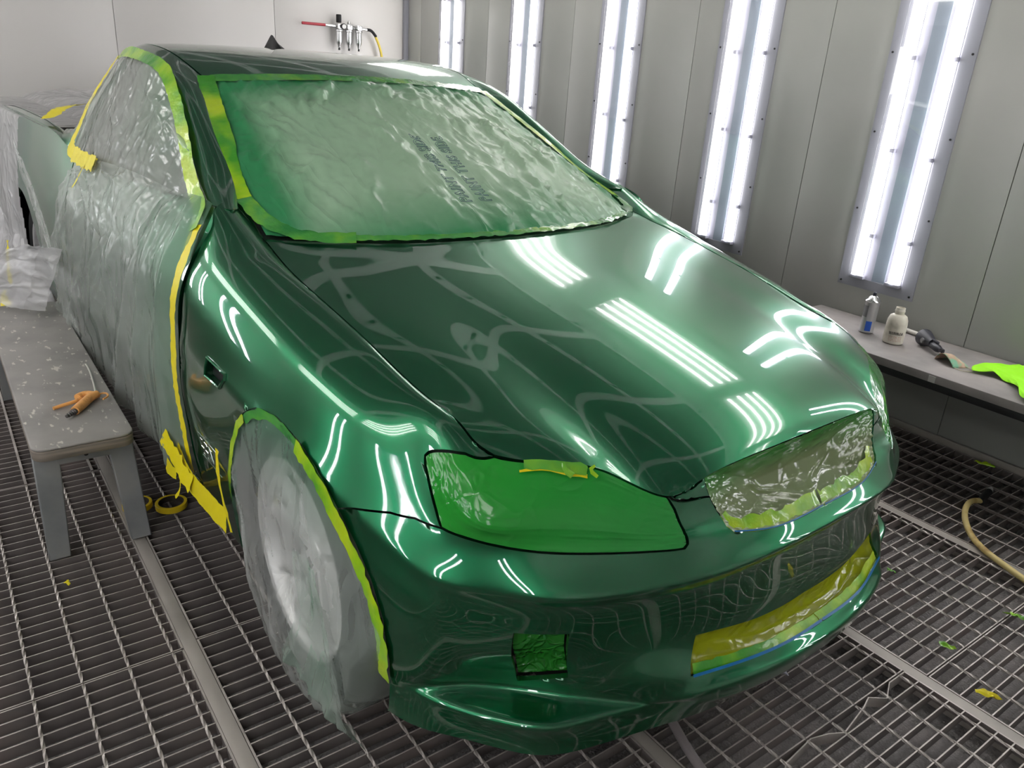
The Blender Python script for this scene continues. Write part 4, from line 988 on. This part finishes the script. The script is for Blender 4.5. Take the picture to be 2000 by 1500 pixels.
for s, lab in ((-1, 'smooth bright green sprayed tape covering the near headlamp'), (1, 'green sprayed tape covering the far headlamp, a thin crinkled strip past the bonnet')):
    t = in_car('headlamp_mask', lab, 'masking tape', 'headlamp masks')
    def disp(uv, P):
        a, b = uv[:, 0], uv[:, 1]; endw = np.clip((a-6.0)/.5, 0, 1)+np.clip((3.6-a)/.5, 0, 1)+np.clip((.35-b)/.3, 0, 1)*.4+np.clip((b-2.75)/.2, 0, 1)*.5
        return .0005+.0035*ridge(a*4+b*.7, b*2.3, 81, 3)**2.5*np.clip(endw, 0, 1)+.0012*ridge(a*.25, b*4, 83, 3)
    hp = [(p[0]+(4.9-p[0])*.012, p[1]+(1.6-p[1])*.02) for p in HEAD]
    skin('film_sheet', [(clipP, *trim(clipP, hp, (), .05, .05, 14))], M['lamp_film'], t, sides=(s,), off=-.004, disp=disp, gap=0, skirt=0, spray=lambda P: np.clip((P[:, 0]-.50)*3, 0, 1)*.7)
    if s < 0:
        def fp(u, v, h=.004): P, n = patch_n(clipP, [(u, v)]); return tuple((P[0]+n[0]*h)*[1, -1, 1])
        P, n = patch_n(clipP, [(5.55, .12), (5.2, .1), (4.9, .16), (4.6, .22)]); ribbon('tape_end', P*[1, -1, 1], n*[1, -1, 1], .022, M['tape_gg'], t, .004, .004, 31, .008)
        P, n = patch_n(clipP, [(5.6, .35), (5.2, .3), (4.95, .42), (4.6, .45)]); ribbon('tape_end', P*[1, -1, 1], n*[1, -1, 1], .006, M['tape_y'], t, .003, .002, 32, .005)
        P, n = patch_n(clipP, [(5.02, .02), (4.98, .3), (4.88, .5)]); ribbon('tape_end', P*[1, -1, 1], n*[1, -1, 1], .010, M['tape_gg'], t, .010, .003, 33, .006)
        P, n = patch_n(clipP, [(4.45, -.05), (4.55, .2), (4.42, .42)]); ribbon('tape_end', P*[1, -1, 1], n*[1, -1, 1], .007, M['tape_g'], t, .010, .003, 34, .004)
GRF = [(0, .02)] + [(p[0]*.995, p[1]) for p in GR[:-1]] + [(0, 3.14)]
gf = nose_film('grille_film', GRF, M['film_green'], 'crumpled green and clear film filling the grille opening', lambda e: .004+.055*e, both=True, seed=1, wr=.014, edge_w=1.3, du=.05, spray=lambda P: np.clip((P[:, 2]-.66)*16, 0, 1))
# tape along the lower lip of the grille, lime to green
P, n = patch_n(clipP, [(2.0, 2.2), (1.96, 2.75), (1.8, 2.95), (1.4, 2.98), (1.0, 3.0), (.5, 3.0), (.02, 2.99)])
for sgn in (-1, 1):
    ribbon('tape', P*[1, sgn, 1], n*[1, sgn, 1], .05, M['tape_g'], gf, -.010, .008, 41+sgn, .012)
P, n = patch_n(clipP, [(1.9, 3.0), (1.5, 3.1), (1.1, 3.16), (.5, 3.16), (.02, 3.14)])
for sgn in (-1, 1): ribbon('tape_edge', P*[1, sgn, 1], n*[1, sgn, 1], .003, M['tape_b'], gf, .001, .0, 43)
inf = nose_film('intake_film', [(u, v) for u, v in INT], M['film_lime'], 'lime green film and tape with a blue edge filling the lower air intake', lambda e: .006+.03*e, both=True, seed=2, wr=.010, edge_w=.35, du=.045, spray=lambda P: np.clip((P[:, 2]-.372)*-30, 0, 1)*0+np.clip((P[:, 2]-.385)*60, 0, 1))
P, n = patch_n(clipP, [(2.33, 6.86), (1.96, 6.90), (1.56, 6.88), (1.08, 6.83), (.6, 6.8), (.01, 6.78)])
for sgn in (-1, 1):
    ribbon('tape', P*[1, sgn, 1], n*[1, sgn, 1], .022, M['tape_g'], inf, -.004, .003, 44+sgn, .004)
P, n = patch_n(clipP, [(2.38, 7.02), (1.96, 7.06), (1.56, 7.05), (1.08, 7.0), (.6, 6.97), (.01, 6.95)])
for sgn in (-1, 1): ribbon('tape_edge', P*[1, sgn, 1], n*[1, sgn, 1], .006, M['tape_b'], inf, .005, .0, 46)
for s, lab in ((-1, 'small square of deep green film in the near fog lamp hole'), (1, 'small square of green film in the far fog lamp hole, round the bumper corner')):
    nose_film('fog_lamp_film', FOG, M['film_fog'], lab, lambda e: .022+.004*e, 'fog lamp films', sides=(s,), seed=3, wr=.006, edge_w=.3)

# door badge on the fender: chrome outline lettering on a slim bar
bd = empty('badge', (0, 0, 0), 0, CAR)
def badge_pt(a, b, h=.004):
    u = 12.75-1.15*a; v = 5.75+.62*b
    P, n = patch_n(clipP, [(u, v)]); return (P[0]+n[0]*h)*[1, -1, 1]
bm = bmesh.new()
for b in (0, 1): tube(bm, [badge_pt(a, b) for a in np.linspace(0, 1, 6)], .0012, 6)
for k, pts in enumerate([[(.30, .15), (.16, .15), (.14, .5), (.28, .5), (.26, .85), (.12, .85)], [(.55, .15), (.41, .15), (.39, .5), (.53, .5), (.51, .85), (.37, .85)], [(.62, .15), (.72, .85), (.90, .15)]]):
    tube(bm, [badge_pt(*q) for q in pts], .0016, 6)
build('lettering', bm, M['chrome'], bd)

# ------------------------------------------------------------------ benches and the things on them
M['ply'] = mat('worn_grey_bench_paint', (.34, .32, .30), .6)
r = mottle(M['ply'], [(.22, .21, .20), (.32, .305, .285), (.38, .36, .335)], 5, 9, (.25, .7)); bump(M['ply'], 40, .2, .001)
# pale paint splashes
nn = N(M['ply'], 'ShaderNodeTexNoise'); nn.inputs['Scale'].default_value = 22; nn.inputs['Detail'].default_value = 3; L(M['ply'], coords(M['ply'], 'Object', (1, 2.2, 1)), nn.inputs['Vector'])
mr = N(M['ply'], 'ShaderNodeMapRange'); mr.inputs[1].default_value = .64; mr.inputs[2].default_value = .69; L(M['ply'], nn.outputs[0], mr.inputs[0])
mm = N(M['ply'], 'ShaderNodeMixRGB'); L(M['ply'], mr.outputs[0], mm.inputs[0]); L(M['ply'], r.outputs[0], mm.inputs[1]); mm.inputs[2].default_value = (.62, .59, .53, 1); L(M['ply'], mm.outputs[0], bsdf(M['ply']).inputs['Base Color'])
M['legpaint'] = mat('grey_leg_paint', (.27, .28, .29), .5); mottle(M['legpaint'], [(.20, .21, .22), (.28, .29, .29), (.36, .35, .33)], 6, 6, (.3, .7))
M['plyedge'] = mat('plywood_edge', (.26, .22, .18), .7); mottle(M['plyedge'], [(.17, .15, .13), (.33, .28, .23)], 14, 5, (.3, .7), vec=coords(M['plyedge'], 'Object', (.4, .4, 9)))
bn = tag(empty('low_bench', (-1.45, -1.175, 0)), 'low grey wooden bench spotted with paint drips on splayed legs', 'bench')
def slab(name, x0, x1, y0, y1, z0, z1, r_, b_, m, parent):
    bm = bmesh.new(); rings = []
    def ring(ins, z):
        pts = []
        for cx, cy, a0 in ((x1-r_, y1-r_, 0), (x0+r_, y1-r_, 90), (x0+r_, y0+r_, 180), (x1-r_, y0+r_, 270)):
            for k in range(7): a = R(a0+15*k); pts.append(bm.verts.new((cx+(r_-ins)*math.cos(a), cy+(r_-ins)*math.sin(a), z)))
        return pts
    rings = [ring(b_, z0), ring(0, z0+b_), ring(0, z1-b_), ring(b_*.3, z1-b_*.3), ring(b_, z1)]
    for A_, B_ in zip(rings, rings[1:]):
        for i in range(28): bm.faces.new((A_[i], A_[(i+1) % 28], B_[(i+1) % 28], B_[i]))
    bm.faces.new(rings[0][::-1]); bm.faces.new(rings[-1]); return build(name, bm, m, parent, ang=50)
slab('seat_edge', -.72, .745, -.135, .125, .352, .382, .035, .002, M['plyedge'], bn)
slab('seat', -.72, .745, -.135, .125, .382, .391, .035, .003, M['ply'], bn)
def leg(x0, y0, x1, y1):
    bm = bmesh.new(); w, d = .034, .016; a = [bm.verts.new((x0+p, y0+q, .352)) for p, q in ((-d, -w), (d, -w), (d, w), (-d, w))]; b = [bm.verts.new((x1+p, y1+q, .003)) for p, q in ((-d*.9, -w*.85), (d*.9, -w*.85), (d*.9, w*.85), (-d*.9, w*.85))]
    for i in range(4): bm.faces.new((a[i], a[(i+1) % 4], b[(i+1) % 4], b[i]))
    bm.faces.new(a); bm.faces.new(b[::-1]); bmesh.ops.bevel(bm, geom=bm.edges[:], offset=.003, segments=1, affect='EDGES'); return build('leg', bm, M['legpaint'], bn)
for y0, y1 in ((-.10, -.108), (.09, .117)): leg(.665, y0, .675, y1); leg(-.64, y0, -.655, y1)
boxo('rail', (.658, .682, -.075, .065, .305, .352), M['legpaint'], bn, bev=.002); boxo('rail', (-.66, -.63, -.075, .065, .305, .352), M['legpaint'], bn, bev=.002)
boxo('stretcher', (-.60, .64, -.03, -.008, .30, .352), M['legpaint'], bn, bev=.002)
tube_b = bmesh.new(); tube(tube_b, [(.683, .0, .325), (.686, .0, .325)], .006, 10); build('bolt', tube_b, M['black'], bn)

wbn = tag(empty('wall_ledge', (.6, 1.85, 0)), 'long dusty grey bench along the right wall holding the can and bottle', 'bench')
M['ledge'] = mat('dusty_ledge', (.26, .24, .23), .6); mottle(M['ledge'], [(.19, .18, .17), (.27, .25, .24), (.34, .31, .29)], 6, 7, (.28, .72)); bump(M['ledge'], 60, .2, .001)
boxo('top', (-1.15, 2.3, -.245, .236, .415, .45), M['ledge'], wbn, bev=.005)
boxo('edge_rail', (-1.15, 2.3, -.235, -.215, .385, .415), M['black'], wbn, bev=.002)
for x in (-1.0, .1, 1.2, 2.2): boxo('bracket', (x, x+.03, -.2, .236, .36, .415), M['legpaint'], wbn, bev=.003)
boxo('tape_scrap', (-.345, -.318, -.2485, -.2465, .418, .443), mat('pale_scrap', (.5, .5, .47), .6), wbn, smooth=False)

# aerosol can
sc = tag(empty('aerosol_can', (-.175, 1.865, .45)), 'silver aerosol can with a dark nozzle and blue sticker on the wall bench', 'spray can')
M['can'] = mat('brushed_can', (.58, .58, .60), .3, .8)
latheo('body', [(.028, .002), (.031, .006), (.031, .012), (.030, .016), (.030, .138), (.031, .142)], M['can'], sc, 28)
latheo('rim', [(.031, .142), (.033, .145), (.031, .149), (.026, .153), (.018, .162), (.012, .166), (.010, .168)], M['chrome'], sc, 28)
latheo('nozzle', [(.007, .168), (.0075, .172), (.0075, .180), (.006, .184)], mat('dark_nozzle', (.015, .015, .03), .5), sc, 16)
bm = bmesh.new(); k = []
for i in range(7):
    a = R(-78+i*8); k.append([bm.verts.new((.0306*math.cos(a), .0306*math.sin(a), z)) for z in (.012, .058)])
for A_, B_ in zip(k, k[1:]): bm.faces.new((A_[0], B_[0], B_[1], A_[1]))
build('blue_sticker', bm, mat('blue_sticker', (.02, .10, .50), .5), sc)
bm = bmesh.new(); k = []
for i in range(9):
    a = R(-140+i*7); k.append([bm.verts.new((.0305*math.cos(a), .0305*math.sin(a), z)) for z in (.075, .125)])
for A_, B_ in zip(k, k[1:]): bm.faces.new((A_[0], B_[0], B_[1], A_[1]))
build('grey_label', bm, mat('grey_label', (.22, .22, .23), .5), sc)
# plastic bottle
bt = tag(empty('plastic_bottle', (-.03, 1.83, .45), R(20)), 'grubby cream plastic bottle without a cap beside the aerosol can', 'bottle')
M['hdpe'] = mat('cream_plastic', (.60, .57, .48), .45); mottle(M['hdpe'], [(.38, .35, .29), (.58, .55, .46), (.66, .63, .54)], 16, 5, (.3, .6))
bm = bmesh.new(); lathe(bm, [(.036, .002), (.041, .006), (.042, .02), (.042, .085), (.040, .105), (.034, .122), (.026, .128), (.019, .130), (.019, .140), (.0205, .142), (.0205, .146), (.019, .148), (.019, .158), (.0175, .159), (.0165, .157), (.0165, .135)], 28)
for v in bm.verts:
    v.co.y *= .86
build('body', bm, M['hdpe'], bt)
M['ink'] = mat('black_ink', (.02, .02, .02), .5); M['redink'] = mat('faded_red_print', (.45, .25, .20), .6)
def around(bm, a0, a1, z0, z1, r_=.0425, ky=.865, sh=0.):
    k = []
    for i in range(4):
        a = a0+(a1-a0)*i/3; k.append([bm.verts.new((r_*math.cos(a), r_*ky*math.sin(a), z0)), bm.verts.new((r_*math.cos(a+sh), r_*ky*math.sin(a+sh), z1))])
    for A_, B_ in zip(k, k[1:]): bm.faces.new((A_[0], B_[0], B_[1], A_[1]))
bm = bmesh.new(); random.seed(4)
for i in range(10):
    a = R(-112+i*8); around(bm, a, a+R(4.5), .046+.001*random.random(), .058, sh=R(-5+random.random()*3) if i < 6 else R((i % 3-1)*5))
tag(build('printed_name', bm, M['ink'], bt), kind='stuff')
bm = bmesh.new()
for rr_ in range(4):
    for i in range(9):
        a = R(-112+i*8+random.random()*3); around(bm, a, a+R(3+3*random.random()), .018+rr_*.006, .0205+rr_*.006)
tag(build('small_print', bm, M['redink'], bt), kind='stuff')
# black torch head with a pale stick behind it
tl_ = tag(empty('spray_torch', (.09, 1.90, .45), R(-38)), 'black cone-shaped tool head with a round knob lying by the wall', 'tool')
M['torch'] = mat('matt_black_plastic', (.025, .026, .035), .5)
latheo('cone', [(.030, -.06), (.036, -.055), (.036, -.048), (.024, .0), (.019, .02), (.018, .03)], M['torch'], tl_, 28, c=(0, 0, .036), axis='X')
latheo('neck', [(.014, .028), (.016, .032), (.016, .075), (.013, .09), (.008, .10)], M['torch'], tl_, 20, c=(0, 0, .03), axis='X')
latheo('knob', [(.011, -.030), (.012, -.022), (.012, -.005), (.008, .0)], mat('grey_knob', (.16, .16, .16), .4), tl_, 16, c=(-.01, 0, .034), axis='Y')
boxo('trigger', (.03, .07, -.006, .006, .045, .056), M['torch'], tl_, bev=.003)
boxo('clip', (.062, .10, .008, .02, .016, .034), M['torch'], tl_, bev=.004)
st = tag(tubeo('pale_stick', [(-.09, 2.045, .462), (-.0, 2.03, .462), (.05, 1.985, .462)], .0095, mat('pale_stick_plastic', (.62, .60, .55), .5)), 'pale round stick lying behind the bottle', 'stick')
# used dust mask with its elastic
dm = tag(empty('dust_mask', (.235, 1.81, .4505), R(-25)), 'grubby brown dust mask with a green stain and elastic loop', 'dust mask')
M['mask'] = mat('grubby_mask', (.45, .33, .24), .85); rr = mottle(M['mask'], [(.50, .36, .26), (.42, .30, .21), (.20, .42, .28)], 22, 2, (.40, .62))
def mask_fn(s, t):
    a = math.pi*s; h = .042*np.sin(a)**.8*(1-.35*t**2); return np.stack([-.055+.11*s, -.035+.075*t-.012*np.sin(a)*(1-t), h*(1-.55*np.clip(t-.5, 0, 1)*2)], 1)
mo = sheet('shell', mask_fn, 24, 14, M['mask'], dm); md = mo.modifiers.new('thick', 'SOLIDIFY'); md.thickness = .002
tubeo('elastic', smoothpath([(.035, .02, .006), (.075, .03, .004), (.10, .01, .003), (.085, -.025, .003), (.055, -.03, .003)], 5), .0013, mat('elastic', (.6, .55, .4), .7), dm, 6)
# lime cloth
M['cloth'] = mat('lime_cloth', (.30, .78, .01), .85); bump(M['cloth'], 300, .3, .001)
def cloth_fn(s, t):
    ox = .02*fbm(t*4, t*0+1, 3)-.02; oy = .05*fbm(s*4, s*0+2, 5)
    x = .345+s*.34+.05*t-.03*np.sin(t*5)+ox; y = 1.745+t*.27+.06*np.sin(s*6)*(1-t)-.11*s*(1-t)+oy
    z = .4535+.020*ridge(s*3+t, t*2.5, 91, 3)+.012*fbm(s*6, t*6, 92); y = np.minimum(y, 2.075)
    over = np.clip(1.608-y, 0, 1); z = z-over*1.0*(over > 0); return np.stack([x, np.maximum(y, 1.598), z], 1)
co = tag(sheet('cloth', cloth_fn, 60, 50, M['cloth'], None), 'bright lime green cloth crumpled on the wall bench', 'cloth'); md = co.modifiers.new('thick', 'SOLIDIFY'); md.thickness = .0015

# blow gun on the low bench
bg = tag(empty('blow_gun', (-.985, -1.145, .391), R(0)), 'orange air blow gun with a long thin nozzle on the low bench', 'blow gun')
M['orange'] = mat('worn_orange_plastic', (.85, .40, .12), .5); mottle(M['orange'], [(.62, .26, .08), (.90, .45, .14)], 60, 3, (.30, .5))
def L2(x, y, z=0.): return (x+.985, y+1.145, z)
def hit2(px): return px
tubeo('handle', [L2(-.905, -1.172, .014), L2(-.94, -1.148, .015), L2(-.985, -1.118, .016), L2(-1.005, -1.095, .016)], [.013, .014, .0135, .012], M['orange'], bg, 14)
bm = bmesh.new(); tube(bm, smoothpath([L2(-1.0, -1.10, .014), L2(-1.02, -1.125, .014), L2(-1.005, -1.15, .014)], 4), .012, 12); build('head', bm, M['orange'], bg)
tubeo('trigger', smoothpath([L2(-1.005, -1.135, .013), L2(-.985, -1.158, .012), L2(-.975, -1.19, .010), L2(-.965, -1.222, .008)], 4), [.005]*1+[.0055]*12 if False else .0055, M['orange'], bg, 10)
tubeo('hook', smoothpath([L2(-1.012, -1.088, .012), L2(-1.01, -1.07, .012), L2(-.985, -1.068, .012), L2(-.965, -1.085, .012)], 4), .003, M['orange'], bg, 8)
tubeo('nozzle', smoothpath([L2(-1.01, -1.098, .018), L2(-1.10, -1.089, .016), L2(-1.24, -1.078, .008), L2(-1.32, -1.077, .005)], 5), .0028, mat('pale_steel', (.7, .68, .62), .3, .6), bg, 8)
latheo('hose_tail', [(.0095, 0), (.0095, .008), (.0075, .009), (.009, .014), (.0065, .016), (.008, .022), (.006, .024), (.007, .031), (.005, .032), (.005, .04)], mat('grey_connector', (.13, .12, .12), .35, .7), bg, 14, axis='Y').matrix_local = Matrix.Translation(L2(-.905, -1.172, .013)) @ Matrix.Rotation(math.atan2(-1.19+1.172, -.885+.905)-math.pi/2, 4, 'Z')

# tape rolls on the floor
def roll(x, y, r_, h, label, m='tape_y', tilt=0):
    t = tag(empty('tape_roll', (x, y, .003)), label, 'tape roll', 'tape rolls on the floor'); t.rotation_euler = (tilt, 0, 0)
    bm = bmesh.new(); lathe2 = [(r_, 0), (r_+.0, h), (r_*.80, h+.0), (r_*.80, 0)]
    rg = [[bm.verts.new((q*math.cos(a), q*math.sin(a), z)) for a in [2*math.pi*i/36 for i in range(36)]] for q, z in ((r_*.8, 0), (r_-.001, 0), (r_, .001), (r_, h-.001), (r_-.001, h), (r_*.8, h))]
    for A_, B_ in zip(rg, rg[1:]):
        for i in range(36): bm.faces.new((A_[i], A_[(i+1) % 36], B_[(i+1) % 36], B_[i]))
    build('tape', bm, M['tape_roll'] if 'tape_roll' in M else M[m], t, ang=30)
    bm = bmesh.new(); rg = [[bm.verts.new((q*math.cos(a), q*math.sin(a), z)) for a in [2*math.pi*i/36 for i in range(36)]] for q, z in ((r_*.8, h), (r_*.76, h), (r_*.76, 0), (r_*.8, 0))]
    for A_, B_ in zip(rg, rg[1:]):
        for i in range(36): bm.faces.new((A_[i], A_[(i+1) % 36], B_[(i+1) % 36], B_[i]))
    build('core', bm, mat('dark_cardboard', (.05, .04, .03), .8), t, ang=30)
M['tape_roll'] = mat('yellow_tape_roll', (.85, .62, .02), .4)
roll(-.905, -.935, .050, .019, 'yellow masking tape roll lying on the grating by the car sill')
roll(-.955, -1.03, .046, .019, 'yellow tape roll mostly hidden behind the bench leg')

# hoses and floor scraps
M['hose'] = mat('dusty_yellow_hose', (.62, .47, .16), .55); mottle(M['hose'], [(.40, .24, .10), (.64, .48, .17), (.72, .58, .25)], 14, 4, (.3, .5))
hs = tag(empty('air_hose', (0, 0, 0)), 'dirty yellow air hose with a black end curling over the grating', 'hose')
tubeo('hose', smoothpath([(.545, 1.665, .014), (.53, 1.60, .02), (.565, 1.49, .014), (.655, 1.36, .013), (.76, 1.29, .013), (.90, 1.235, .013), (1.15, 1.13, .013), (1.5, 1.0, .013)], 8), .0105, M['hose'], hs, 14)
tubeo('sleeve', [(.547, 1.655, .014), (.535, 1.70, .014), (.525, 1.77, .014)], .0135, M['rubber'], hs, 14)
tubeo('coupling', [(.525, 1.765, .014), (.522, 1.78, .014), (.518, 1.80, .014)], [.011, .013, .010], M['alloy'], hs, 12)
h2 = tag(tubeo('grey_hose', smoothpath([(.50, -.13, .012), (.63, -.17, .012), (.71, -.20, .012), (.82, -.235, .012), (1.1, -.30, .012)], 6), .0115, mat('grey_hose', (.30, .27, .27), .6), None, 12), 'grey hose running out from under the bumper', 'hose')
scr = [(-.62, -1.285, .012, 'tape_y', 'small yellow tape scrap on the grating left of the beam'), (.607, .913, .012, 'tape_g', 'tiny curled yellow scrap beyond the bumper corner'),
       (.898, .70, .018, 'tape_g', 'torn lime tape scrap between the grating bars'), (1.055, .60, .024, 'tape_y', 'pale yellow scrap by the right-hand beam'),
       (.945, 1.02, .026, 'tape_g', 'twisted lime tape scrap at the right edge'), (.40, 2.02, .03, 'tape_g', 'lime tape strand on the floor against the right wall'), (.70, .20, .02, 'pan', 'small clear film scrap in the grating under the bumper')]
for i, (x, y, q, m, lab) in enumerate(scr):
    def sfn(s, t, x=x, y=y, q=q, i=i): return np.stack([x+(s-.5)*2*q+.3*q*np.sin(t*5+i), y+(t-.5)*q*(1.2-.7*s)+.5*q*(s-.5), .004+q*.8*ridge(s*2+i, t*2, i, 2)], 1)
    tag(sheet('tape_scrap', sfn, 10, 8, M[m], None), lab, 'scrap', 'scraps on the grating')

# air regulator set on the end wall
ar_ = tag(empty('air_regulator', (-4.84+.0, 1.53, 1.65)), 'chrome three-bowl air regulator and filter set on the end wall', 'air regulator')
M['satin'] = mat('satin_chrome', (.70, .70, .70), .22, .9)
def bowl(y, nm_, cap=True, h=.0):
    latheo('bowl', [(.004, -.155), (.010, -.15), (.012, -.135), (.022, -.12), (.025, -.105), (.025, -.035), (.031, -.03), (.031, -.02), (.024, -.015)], M['satin'], ar_, 24, c=(.05, y, 0))
    latheo('drain', [(.006, -.17), (.008, -.168), (.006, -.152)], M['black'], ar_, 12, c=(.05, y, 0))
    boxo('valve_block', (.025, .075, y-.024, y+.024, -.016, .022), M['satin'], ar_, bev=.006)
for y in (-.085, 0., .085): bowl(y, '')
latheo('knob', [(.019, .03), (.021, .034), (.021, .085), (.018, .09)], M['black'], ar_, 20, c=(.05, -.085, 0))
latheo('knob', [(.010, .02), (.014, .026), (.012, .04), (.004, .05)], M['satin'], ar_, 16, c=(.05, 0, 0))
bm = bmesh.new(); lathe(bm, [(.020, .0), (.022, .004), (.022, .018), (.019, .020)], 24, (.075, -.06, .004), 'X'); g_ = build('gauge', bm, M['black'], ar_)
bm = bmesh.new(); lathe(bm, [(.017, 0), (.017, .002)], 24, (.0952, -.06, .004), 'X'); build('dial', bm, mat('dial_white', (.8, .8, .78), .4), g_)
tubeo('inlet', [(.05, -.20, .004), (.05, -.16, .003), (.05, -.108, .002)], [.009, .012, .010], M['satin'], ar_, 14)
tubeo('coupling', [(.05, .108, .0), (.05, .14, -.002), (.05, .165, -.004)], [.010, .011, .009], M['satin'], ar_, 14)
tubeo('hose_sleeve', smoothpath([(.05, .16, -.003), (.05, .20, -.010), (.05, .24, -.05)], 4), .0115, M['rubber'], ar_, 12)
boxo('wall_plate', (.0, .03, -.11, .11, -.01, .015), M['satin'], ar_, bev=.002)
lv = tag(tubeo('red_lever', [(-4.79, 1.14, 1.655), (-4.79, 1.33, 1.655)], .0105, mat('red_plastic', (.45, .03, .05), .4), None, 12), 'red valve lever left of the air regulator', 'lever')
yh = tag(tubeo('yellow_hose', smoothpath([(-4.79, 1.765, 1.60), (-4.79, 1.80, 1.53), (-4.79, 1.83, 1.40), (-4.79, 1.84, 1.1), (-4.78, 1.85, .5), (-4.75, 1.86, .02)], 5), .010, mat('yellow_hose_clean', (.75, .58, .08), .45), None, 12), 'yellow hose hanging from the air regulator on the end wall', 'hose')
